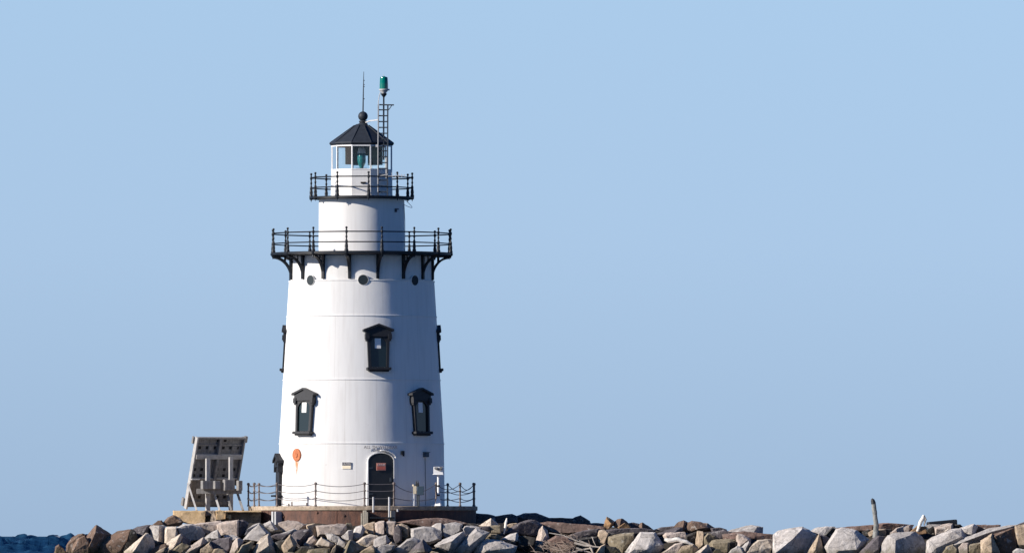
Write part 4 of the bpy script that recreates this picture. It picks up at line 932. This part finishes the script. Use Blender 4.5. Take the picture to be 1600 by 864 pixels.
# --- right part
rk('pale', 'great pinkish grey boulder left of the driftwood post', [(1288,854),(1304,838),(1306,826),(1316,823.5),(1338,828),(1348,834),(1359,842),(1354,849),(1346,853),(1344,860),(1332,866),(1296,866)], [(1309,829,.25),(1334,832,.35),(1345,846,.45),(1294,853,.45),(1338,858,.65),(1310,860,.65)], dy=-.4)
rk('red', 'reddish flat rubble ledge on the skyline left of the driftwood post', [(1304,824),(1340,822.3),(1367,819),(1368,829),(1340,830),(1316,828)], dy=1.0, name='rock_slab')
rk('red', 'reddish flat rubble ledge on the skyline right of the driftwood post', [(1362,820),(1374,817.3),(1388,816.3),(1400,818.8),(1428,819.5),(1424,827),(1372,829)], dy=1.0, name='rock_slab')
rk('tan', 'tan blocky stone behind the foot of the driftwood post', [(1355,832),(1366,826),(1384.5,825.5),(1384.5,837),(1370,838),(1358,838)], dy=.2)
rk('pink', 'pale pink stone right of the driftwood post', [(1390,832),(1400,824.5),(1424,818.8),(1426,825),(1421,831),(1404,835),(1391,836)], dy=.2)
rk('dark', 'stone coloured dark as shade in the gap just right of the driftwood post', [(1383,827),(1393,825),(1393,836),(1384,837)], dy=.6, name='rock')
rk('dark', 'stone coloured dark as shade in the gap just left of the driftwood post', [(1346,830),(1358,827),(1360,838),(1350,838)], dy=.5, name='rock')
rk('slate', 'grey pointed boulder at the foot of the driftwood post', [(1340,866),(1356,848.5),(1362,842),(1372,836),(1382,838),(1378,852),(1375,866)], [(1373,838,.2),(1360,852,.4),(1372,858,.5)], dy=-.4)
rk('grey', 'massive blue grey boulder with a dark right side below the driftwood stump', [(1373,866),(1378,848),(1386,836),(1396,832),(1410,830.5),(1430,829.5),(1441,838),(1447,850),(1446,866)], [(1392,838,.45),(1399,844,.7),(1398,866,.9),(1420,836,.35)], dy=-.5)
rk('rust', 'orange brown stone beside the driftwood stump', [(1422,830),(1432,821),(1448,822.5),(1449,833),(1434,836)], dy=.25, name='rock')
rk('dark', 'small dark stone under the left end of the black timber', [(1446,828),(1458,821),(1462,830),(1453,834)], dy=.4, name='rock')
rk('grey', 'grey stone carrying the left end of the black timber', [(1443,822),(1452,819),(1470,818.5),(1474,825),(1450,826)], dy=.75, name='rock')
rk('pink', 'pinkish tan block under the black timber', [(1459,823),(1474,818.5),(1488.5,817),(1489,827),(1476,834),(1462,836)], [(1463,826,.2),(1486,820.5,.3),(1486,827,.3)], dy=.1)
rk('pale', 'broad pale grey boulder below the black timber', [(1445,866),(1448,844.5),(1456,838.5),(1470,834),(1486,826.5),(1502,824.5),(1508,833),(1513,841),(1496,846),(1478,853),(1466,862),(1454,866)], [(1452,848,.3),(1488,830,.3),(1502,838,.35),(1462,856,.5)], dy=-.4)
rk('dark', 'dark stone at the right end of the black timber', [(1486,819),(1500,818.5),(1506,824),(1492,829)], dy=.6, name='rock')
rk('pale', 'pale triangular stone on the crest right of the black timber', [(1498,825),(1516,819),(1522,818.3),(1528,822.5),(1525,832),(1514,842),(1509,838)], [(1520,821,.25),(1518,835,.3),(1506,827,.2)], dy=-.05)
rk('red', 'dark brown rubble stone behind the long slanting slab', [(1521,819.5),(1540,819.8),(1564,819.5),(1560,827),(1540,833),(1525,836)], dy=.5)
rk('grey', 'long brownish slab slanting up to the right edge', [(1480,854),(1500,842.5),(1545,824.5),(1575,820),(1592,818.5),(1584,827),(1556,838),(1536,848),(1512,853),(1494,858)], [(1500,848,.3),(1546,831,.35),(1578,823,.3)], dy=-.2, name='rock_slab')
rk('olive', 'mossy green dark stone below the broad pale grey boulder', [(1470,866),(1479,853),(1489,850),(1498,856),(1497,866)], dy=-.45)
rk('pink', 'upright pinkish grey stone under the long slanting slab', [(1497,866),(1497,854),(1504,847),(1513,847.5),(1514,866)], dy=-.35)
rk('olive', 'mossy dark block under the middle of the long slanting slab', [(1512,866),(1512,851),(1524,848.5),(1533,846),(1536,866)], dy=-.15)
rk('tan', 'tan angular boulder under the upper end of the long slanting slab', [(1532,866),(1531.5,844),(1550,832.5),(1553,842),(1559,856),(1564,866)], [(1548,838,.25),(1536,848,.3),(1550,862,.45)], dy=-.4)
rk('brown', 'large dark mossy boulder left of the orange tan block', [(1549,835),(1566,829),(1584,824),(1587,836),(1589,850),(1586,866),(1562,866),(1556,850)], dy=-.2)
rk('tan', 'orange tan block cut by the right edge of the picture', [(1585,832),(1586,821),(1600,818.5),(1616,820),(1616,859),(1592,857),(1587.5,846)], [(1588,824,.2),(1608,822,.25),(1606,852,.3),(1591,850,.2)], dy=-.45)
rk('slate', 'dark slate wedge on the skyline at the right edge', [(1588,819.5),(1600,814.8),(1618,811),(1620,822),(1600,823)], dy=.4)
rk('pale', 'small white stone at the bottom right corner', [(1582,861),(1588,856),(1616,860),(1616,866),(1590,866)], dy=-.75, name='rock')
for i, (c, label, outl, ridge, dy, t, name, d) in enumerate(ROCKS):
    rng = random.Random(100 + i)
    xs = [p[0] for p in outl]; ys = [p[1] for p in outl]
    cx, cy = sum(xs) / len(xs), sum(ys) / len(ys)
    w, h = (max(xs) - min(xs)) * S, (max(ys) - min(ys)) * S
    y0 = ydepth(cx, cy) + dy
    low = max(ys) > 862.5
    pts = [P(px, py, y0) for px, py in outl]
    if low:                                             # runs on below the frame
        pts += [P(px, 872 + rng.uniform(0, 6), y0 - .1) for px, py in outl if py > 860]
    th = t if t is not None else max(.45, min(1.5, .55 * (w + h) / 2 + .25))
    pts += [P(cx + (px - cx) * .82, cy + (py - cy) * .86 + (1.0 if py < cy else 0), y0 + th) for px, py in outl]
    if ridge is None:
        dd = (d if d is not None else min(.42, .30 * min(w, h) + .05)) * 1.3
        ox, oy = rng.uniform(-.16, .20) * w / S, rng.uniform(-.10, .16) * h / S
        tx, ty = rng.uniform(-.45, .25), rng.uniform(-.35, .35)      # one broad cleavage face, tilted a little, with broken edges
        for k_, (px, py) in enumerate(outl):
            if len(outl) > 5 and rng.random() < .3: continue
            ux, uy = (px - cx) / (w / S) * 2, (py - cy) / (h / S) * 2
            sh = rng.uniform(.66, .90)
            pts.append(P(cx + (px - cx) * sh, cy + (py - cy) * sh, y0 - dd * max(.3, .8 + tx * ux + ty * uy)))
    else:
        for px, py, dd in ridge: pts.append(P(px, py, y0 - dd * 1.25))
    bm = rough_hull(pts, .085 if w < 1.2 else .11, .019 if min(w, h) > .35 else .013, i, .007)
    o = bm_obj(name, bm, RC[c], origin=P(cx, cy, y0 + th * .4))
    tag(o, label, 'boulder' if name == 'boulder' else 'rock', 'boulders of the breakwater')

# ================================================================= driftwood, timber and brush on the stones
def stick(name, pts, rs, label, cat, m='drift', group=None, n=10):
    mb = MB(); c = Vector(pts[-1])
    path = []; rad = []
    for k in range(len(pts) - 1):
        for q in range(4):
            t_ = q / 4; p_ = Vector(pts[k]).lerp(Vector(pts[k + 1]), t_)
            path.append(p_ + Vector((noise.noise(p_ * 5), 0, noise.noise(p_ * 5 + Vector((9, 9, 9))))) * rs[k] * .35); rad.append((rs[k] * (1 - t_) + rs[k + 1] * t_) * (1 + .18 * noise.noise(p_ * 8)))
    path.append(Vector(pts[-1])); rad.append(rs[-1])
    mb.tube([p_ - c for p_ in path], rad, n)
    o = mb.build(name, M[m], loc=c, smooth=True)
    return tag(o, label, cat, group)
yd = lambda px, py: ydepth(px, py)
q = -11.2
dw = stick('driftwood_post', [P(1363.3, 780, q), P(1364.6, 785, q), P(1366.5, 800, q), P(1369, 820, q), P(1368, 840, q)], [.05, .09, .09, .10, .12], 'tall grey driftwood post standing upright among the boulders', 'driftwood', 'oldpost')
mb = MB(); mb.tube([P(1362.2, 778.4, q) - dw.location, P(1363.4, 781, q) - dw.location, P(1364.9, 786.5, q) - dw.location], [.03, .075, .094], 10); mb.build('charred_tip', M['black_timber'], dw)
st_ = stick('driftwood_stump', [P(1443, 804, q), P(1440.5, 811, q), P(1437, 819, q), P(1433, 830, q)], [.04, .078, .072, .05], 'short white forked driftwood stump beside the black timber', 'driftwood', 'bleached')
mb = MB(); mb.tube([P(1443.5, 805, q) - st_.location, P(1446, 811, q) - st_.location, P(1443.5, 820.5, q) - st_.location], [.03, .045, .025], 8); mb.build('fork', M['drift'], st_)
q = -5.6
st_ = stick('driftwood_stake', [P(791.8, 809, q), P(791, 815, q), P(789.6, 822, q), P(787, 834, q)], [.025, .05, .05, .03], 'white driftwood stake standing upright right of the pier', 'driftwood', 'bleached')
mb = MB(); mb.tube([P(790.5, 817, q) - st_.location, P(787.4, 817.2, q) - st_.location], [.03, .02], 6); mb.build('knot', M['drift'], st_)
yy = yd(1060, 850) - .5
stick('driftwood_log', [P(1038, 842, yy), P(1044, 843.8, yy), P(1060, 842.6, yy), P(1072, 846.5, yy), P(1084, 851.5, yy)], [.05, .085, .085, .075, .04], 'bleached white curved log lying on tan stones in the middle of the breakwater', 'driftwood', 'bleached')
yy = yd(1480, 828) - .4
stick('driftwood_stick', [P(1476.5, 830.5, yy), P(1482, 826, yy)], [.05, .035], 'short pale stick lying on a big boulder below the black timber', 'driftwood')
tb = MB(); a_, b_ = P(1449, 819.2, -9.6), P(1494, 815.0, -9.4)
tb.bar(a_, b_, .40, .20); ctr = (a_ + b_) / 2; tb.v = [tuple(Vector(v) - ctr) for v in tb.v]
o = tb.build('timber_beam', M['black_timber'], loc=ctr, bevel=.03); tag(o, 'black tarred timber beam lying on top of the boulders', 'timber')
BR = [([(858, 832), (880, 836), (900, 844), (921, 852)], .022, 'long thin bent branch at the top of the brush pile'),
      ([(897, 848), (915, 852.5), (937, 854.5)], .045, 'thick pale branch across the middle of the brush pile'),
      ([(900, 855.5), (909, 858.5), (926, 856)], .040, 'pale bowed branch low in the brush pile'),
      ([(922, 854), (928, 866)], .055, 'short thick white branch pointing down at the right of the brush pile'),
      ([(925, 838), (928, 846), (931, 852)], .018, 'thin upright twig leaning on a dark boulder by the brush pile'),
      ([(893, 863), (904, 859.5), (910, 861)], .028, 'small pale branch at the bottom of the brush pile'),
      ([(905, 844), (920, 850), (930, 854.5)], .024, 'thin dark branch crossing the thick pale branch'),
      ([(912, 860), (922, 862.5), (926, 864)], .030, 'stubby pale branch at the bottom right of the brush pile')]
for pts, r_, lb in BR:
    yy = yd(900, 850) - .75
    stick('dry_branch', [P(a, b, yy) for a, b in pts], [r_] + [r_ * .9] * (len(pts) - 2) + [r_ * .55], lb, 'branch', 'drift', 'dry branches of the brush pile', 6)
mb = MB(); rng = random.Random(3); c0 = P(880, 850, yd(880, 850) - .5)
for k in range(90):
    px, py = rng.gauss(878, 17), rng.gauss(852, 8); yy = yd(px, py) - .35 - rng.random() * .35
    a_ = rng.gauss(.45, .8); l_ = rng.uniform(5, 16)
    p0_ = P(px - l_ * math.cos(a_), py - l_ * math.sin(a_) * .7, yy); p1_ = P(px, py, yy - .08); p2_ = P(px + l_ * math.cos(a_ + .3), py + l_ * math.sin(a_ + .3) * .7, yy - rng.random() * .2)
    mb.tube([p0_ - c0, p1_ - c0, p2_ - c0], [.011, .010, .006], 4, cap=False)
o = mb.build('dry_brush', M['twig'], loc=c0); tag(o, 'tangle of dry brown twigs caught between the boulders', 'brush', kind='stuff')

# ================================================================= rubble core of the breakwater, and the sea
TOP = ([60, 85, 115, 180, 240, 290, 380, 560, 740, 800, 860, 930, 975, 1000, 1060, 1150, 1195, 1215, 1270, 1320, 1440, 1600, 1800],
       [880, 868, 852, 846, 830, 821, 817, 817, 817, 817, 819, 820.5, 822.5, 828, 825.5, 830, 839, 840, 832, 828, 825, 823.5, 823])
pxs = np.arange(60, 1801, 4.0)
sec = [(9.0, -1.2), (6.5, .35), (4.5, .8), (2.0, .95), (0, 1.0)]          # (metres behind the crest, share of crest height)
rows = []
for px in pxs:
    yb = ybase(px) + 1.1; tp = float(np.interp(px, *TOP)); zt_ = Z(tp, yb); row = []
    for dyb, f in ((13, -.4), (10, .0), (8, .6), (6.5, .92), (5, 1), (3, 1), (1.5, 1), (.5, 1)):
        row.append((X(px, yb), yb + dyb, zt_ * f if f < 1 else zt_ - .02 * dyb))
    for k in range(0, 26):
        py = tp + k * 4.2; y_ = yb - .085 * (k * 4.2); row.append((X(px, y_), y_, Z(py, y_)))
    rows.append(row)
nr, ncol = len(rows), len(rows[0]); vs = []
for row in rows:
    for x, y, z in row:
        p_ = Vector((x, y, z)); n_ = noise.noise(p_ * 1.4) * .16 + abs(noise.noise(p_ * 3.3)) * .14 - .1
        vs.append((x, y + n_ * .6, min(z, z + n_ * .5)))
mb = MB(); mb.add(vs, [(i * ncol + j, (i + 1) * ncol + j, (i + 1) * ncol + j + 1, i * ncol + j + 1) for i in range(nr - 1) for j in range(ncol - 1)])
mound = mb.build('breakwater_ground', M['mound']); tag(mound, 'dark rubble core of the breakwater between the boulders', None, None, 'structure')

def sea_mat():
    m = bpy.data.materials.new('sea_water'); m.use_nodes = True; N = m.node_tree.nodes; L = m.node_tree.links
    b = N['Principled BSDF']; b.inputs['Roughness'].default_value = .45; b.inputs['IOR'].default_value = 1.33
    b.inputs['Specular IOR Level'].default_value = .12
    geo = N.new('ShaderNodeNewGeometry')
    nz = N.new('ShaderNodeTexNoise'); nz.inputs['Scale'].default_value = .25; nz.inputs['Detail'].default_value = 5; L.new(geo.outputs['Position'], nz.inputs[0])
    cr = N.new('ShaderNodeValToRGB'); cr.color_ramp.elements[0].color = (.006, .028, .070, 1); cr.color_ramp.elements[1].color = (.016, .062, .12, 1)
    cr.color_ramp.elements[0].position = .35; cr.color_ramp.elements[1].position = .65
    L.new(nz.outputs['Fac'], cr.inputs[0])
    # scattered whitecaps on the crests
    sp = N.new('ShaderNodeSeparateXYZ'); L.new(geo.outputs['Position'], sp.inputs[0])
    n2 = N.new('ShaderNodeTexNoise'); n2.inputs['Scale'].default_value = .4; n2.inputs['Detail'].default_value = 6; L.new(geo.outputs['Position'], n2.inputs[0])
    ad = N.new('ShaderNodeMath'); ad.operation = 'MULTIPLY_ADD'; L.new(sp.outputs['Z'], ad.inputs[0]); ad.inputs[1].default_value = .14; L.new(n2.outputs['Fac'], ad.inputs[2])
    mr = N.new('ShaderNodeMapRange'); mr.inputs['From Min'].default_value = .885; mr.inputs['From Max'].default_value = .915; L.new(ad.outputs[0], mr.inputs[0])
    mx = N.new('ShaderNodeMix'); mx.data_type = 'RGBA'; L.new(mr.outputs[0], mx.inputs[0]); L.new(cr.outputs[0], mx.inputs[6]); mx.inputs[7].default_value = (.7, .74, .76, 1)
    L.new(mx.outputs[2], b.inputs['Base Color'])
    nb_ = N.new('ShaderNodeTexNoise'); nb_.inputs['Scale'].default_value = .8; nb_.inputs['Detail'].default_value = 6; L.new(geo.outputs['Position'], nb_.inputs[0])
    bp = N.new('ShaderNodeBump'); bp.inputs['Strength'].default_value = .8; bp.inputs['Distance'].default_value = .5; L.new(nb_.outputs['Fac'], bp.inputs['Height']); L.new(bp.outputs[0], b.inputs['Normal'])
    return m
# polar sheet: finely meshed where open water can be seen, coarse elsewhere
fine = np.arange(-3.4, 3.4, .012)
th = np.concatenate([np.arange(-180, -3.4, 4.0), fine, np.arange(3.4, 180, 4.0)])
rad = np.concatenate([[3, 60, 200, 330], np.geomspace(430, 5500, 420), [8000, 14000, 24000]])
TH, RD = np.meshgrid(np.radians(th), rad, indexing='ij')
xx = RD * np.sin(TH); yy = RD * np.cos(TH) - D
rg = np.random.RandomState(5); zz = np.zeros_like(xx)
for lam, amp in ((34, .17), (21, .14), (13, .12), (8.3, .08), (5.1, .05), (17, .12), (10.5, .09), (6.6, .07), (4.1, .06), (3.0, .055), (2.1, .06), (1.4, .05)):
    for _ in range(3):
        a_ = R(rg.uniform(20, 160)); k_ = 2 * math.pi / (lam * rg.uniform(.8, 1.25)); ph = rg.uniform(0, 6.28)
        u_ = np.sin(k_ * (xx * math.cos(a_) + yy * math.sin(a_)) + ph + 1.2 * np.sin(xx / 61 + ph) + 1.2 * np.sin(yy / 97 + ph))
        zz += amp * (1 - 1.1 * np.abs(u_))
zz = (zz - zz.mean()) / zz.std() * .33; zz = 1.05 * np.tanh(zz / 1.05); zz *= 1 + .45 * np.sin(xx / 23 + yy / 140) * np.sin(xx / 41 + 2)
fade = np.clip((RD - 380) / 120, 0, 1) * np.clip((4200 - RD) / 2200, 0, 1) * np.clip((3.5 - np.abs(np.degrees(TH))) / .3, 0, 1)
zz = zz * fade + .85
na, nrd = TH.shape
vsn = np.stack([xx, yy, zz], -1).reshape(-1, 3)
I, J = np.meshgrid(np.arange(na), np.arange(nrd - 1), indexing='ij'); I2 = (I + 1) % na
fcs = np.stack([I * nrd + J, I2 * nrd + J, I2 * nrd + J + 1, I * nrd + J + 1], -1).reshape(-1, 4)
me = bpy.data.meshes.new('sea'); me.from_pydata(vsn.tolist(), [], fcs.tolist()); me.materials.append(sea_mat()); me.shade_smooth()
bmx = bmesh.new(); bmx.from_mesh(me); bmesh.ops.recalc_face_normals(bmx, faces=bmx.faces)
if bmx.faces[len(bmx.faces) // 2].normal.z < 0: bmesh.ops.reverse_faces(bmx, faces=bmx.faces)
bmx.to_mesh(me); bmx.free()
sea = bpy.data.objects.new('sea', me); col.objects.link(sea); tag(sea, 'choppy dark blue sea with small whitecaps', None, None, 'structure')

# ================================================================= light
EL, AZ = R(23.0), R(67.0)                     # sun: 67 deg left of the camera side, 23 deg up
sdir = Vector((-math.sin(AZ) * math.cos(EL), -math.cos(AZ) * math.cos(EL), math.sin(EL)))
sl_ = bpy.data.lights.new('sun', 'SUN'); sl_.energy = 5.0; sl_.angle = R(.5); sl_.color = (1.0, .93, .84)
so_ = bpy.data.objects.new('sun', sl_); col.objects.link(so_); so_.rotation_euler = (-sdir).to_track_quat('-Z', 'Y').to_euler(); so_.location = (-40, -30, 40)
w = bpy.data.worlds.new('World'); sc.world = w; w.use_nodes = True
N = w.node_tree.nodes; L = w.node_tree.links; bg = N['Background']; SKYL = 0.4
HZ, UP = (1.71, 1.48, 1.215), (.01, .27, .60)       # pale band of air low over the sea, deep blue above
sky = N.new('ShaderNodeTexSky'); sky.sky_type = 'NISHITA'; sky.sun_disc = False; sky.sun_elevation = EL; sky.sun_rotation = math.atan2(sdir.x, sdir.y)
sky.air_density = 1.0; sky.dust_density = 0.3; sky.ozone_density = 2.0; sky.altitude = 0
# the clear deep-blue winter air is bluer low down than the default sky: look the sky up a little above the true direction
tcw = N.new('ShaderNodeTexCoord'); mpw = N.new('ShaderNodeMapping'); L.new(tcw.outputs['Generated'], mpw.inputs[0])
mpw.inputs['Location'].default_value = (0, 0, SKYL); mpw.inputs['Scale'].default_value = (1, 1, 1.0 - SKYL * .6)
vn = N.new('ShaderNodeVectorMath'); vn.operation = 'NORMALIZE'; L.new(mpw.outputs[0], vn.inputs[0]); L.new(vn.outputs[0], sky.inputs[0])
sxy = N.new('ShaderNodeSeparateXYZ'); L.new(tcw.outputs['Generated'], sxy.inputs[0])
cr = N.new('ShaderNodeValToRGB'); L.new(sxy.outputs['Z'], cr.inputs[0]); el = cr.color_ramp.elements
LOW, MID = (1.71 * .795, 1.49 * .755, 1.245 * .755), (1.71 * .97, 1.49 * .93, 1.245 * .915)
BAND = ((0.0, LOW, 1.0), (.028, MID, 1.0), (.052, HZ, 1.0), (.085, HZ, .72), (.19, UP, 1.0), (1.0, UP, .8))
while len(el) < len(BAND): el.new(.5)
for e_, (p_, c_, k_) in zip(el, BAND): e_.position = p_; e_.color = (*[v * k_ / 3 for v in c_], 1)
mx = N.new('ShaderNodeMix'); mx.data_type = 'RGBA'; mx.blend_type = 'MULTIPLY'; mx.inputs[0].default_value = 1
L.new(sky.outputs[0], mx.inputs[6]); L.new(cr.outputs[0], mx.inputs[7])
vs_ = N.new('ShaderNodeVectorMath'); vs_.operation = 'SCALE'; vs_.inputs[3].default_value = 3.0
L.new(mx.outputs[2], vs_.inputs[0]); L.new(vs_.outputs[0], bg.inputs[0]); bg.inputs[1].default_value = .15

# ================================================================= camera
cam = bpy.data.cameras.new('camera'); cam.sensor_width = 36; cam.lens = 36 * F / 1600; cam.clip_start = 1; cam.clip_end = 40000
co = bpy.data.objects.new('camera', cam); col.objects.link(co); co.location = (0, -D, EYE)
co.rotation_euler = (math.pi / 2 + math.atan((HOR - 432) / F), 0, 0); sc.camera = co
sc.view_settings.view_transform = 'Standard'; sc.view_settings.look = 'None'; sc.view_settings.exposure = 0.50; sc.view_settings.gamma = 1
sc.view_settings.use_curve_mapping = False
sc.render.engine = 'CYCLES'; sc.cycles.use_denoising = True
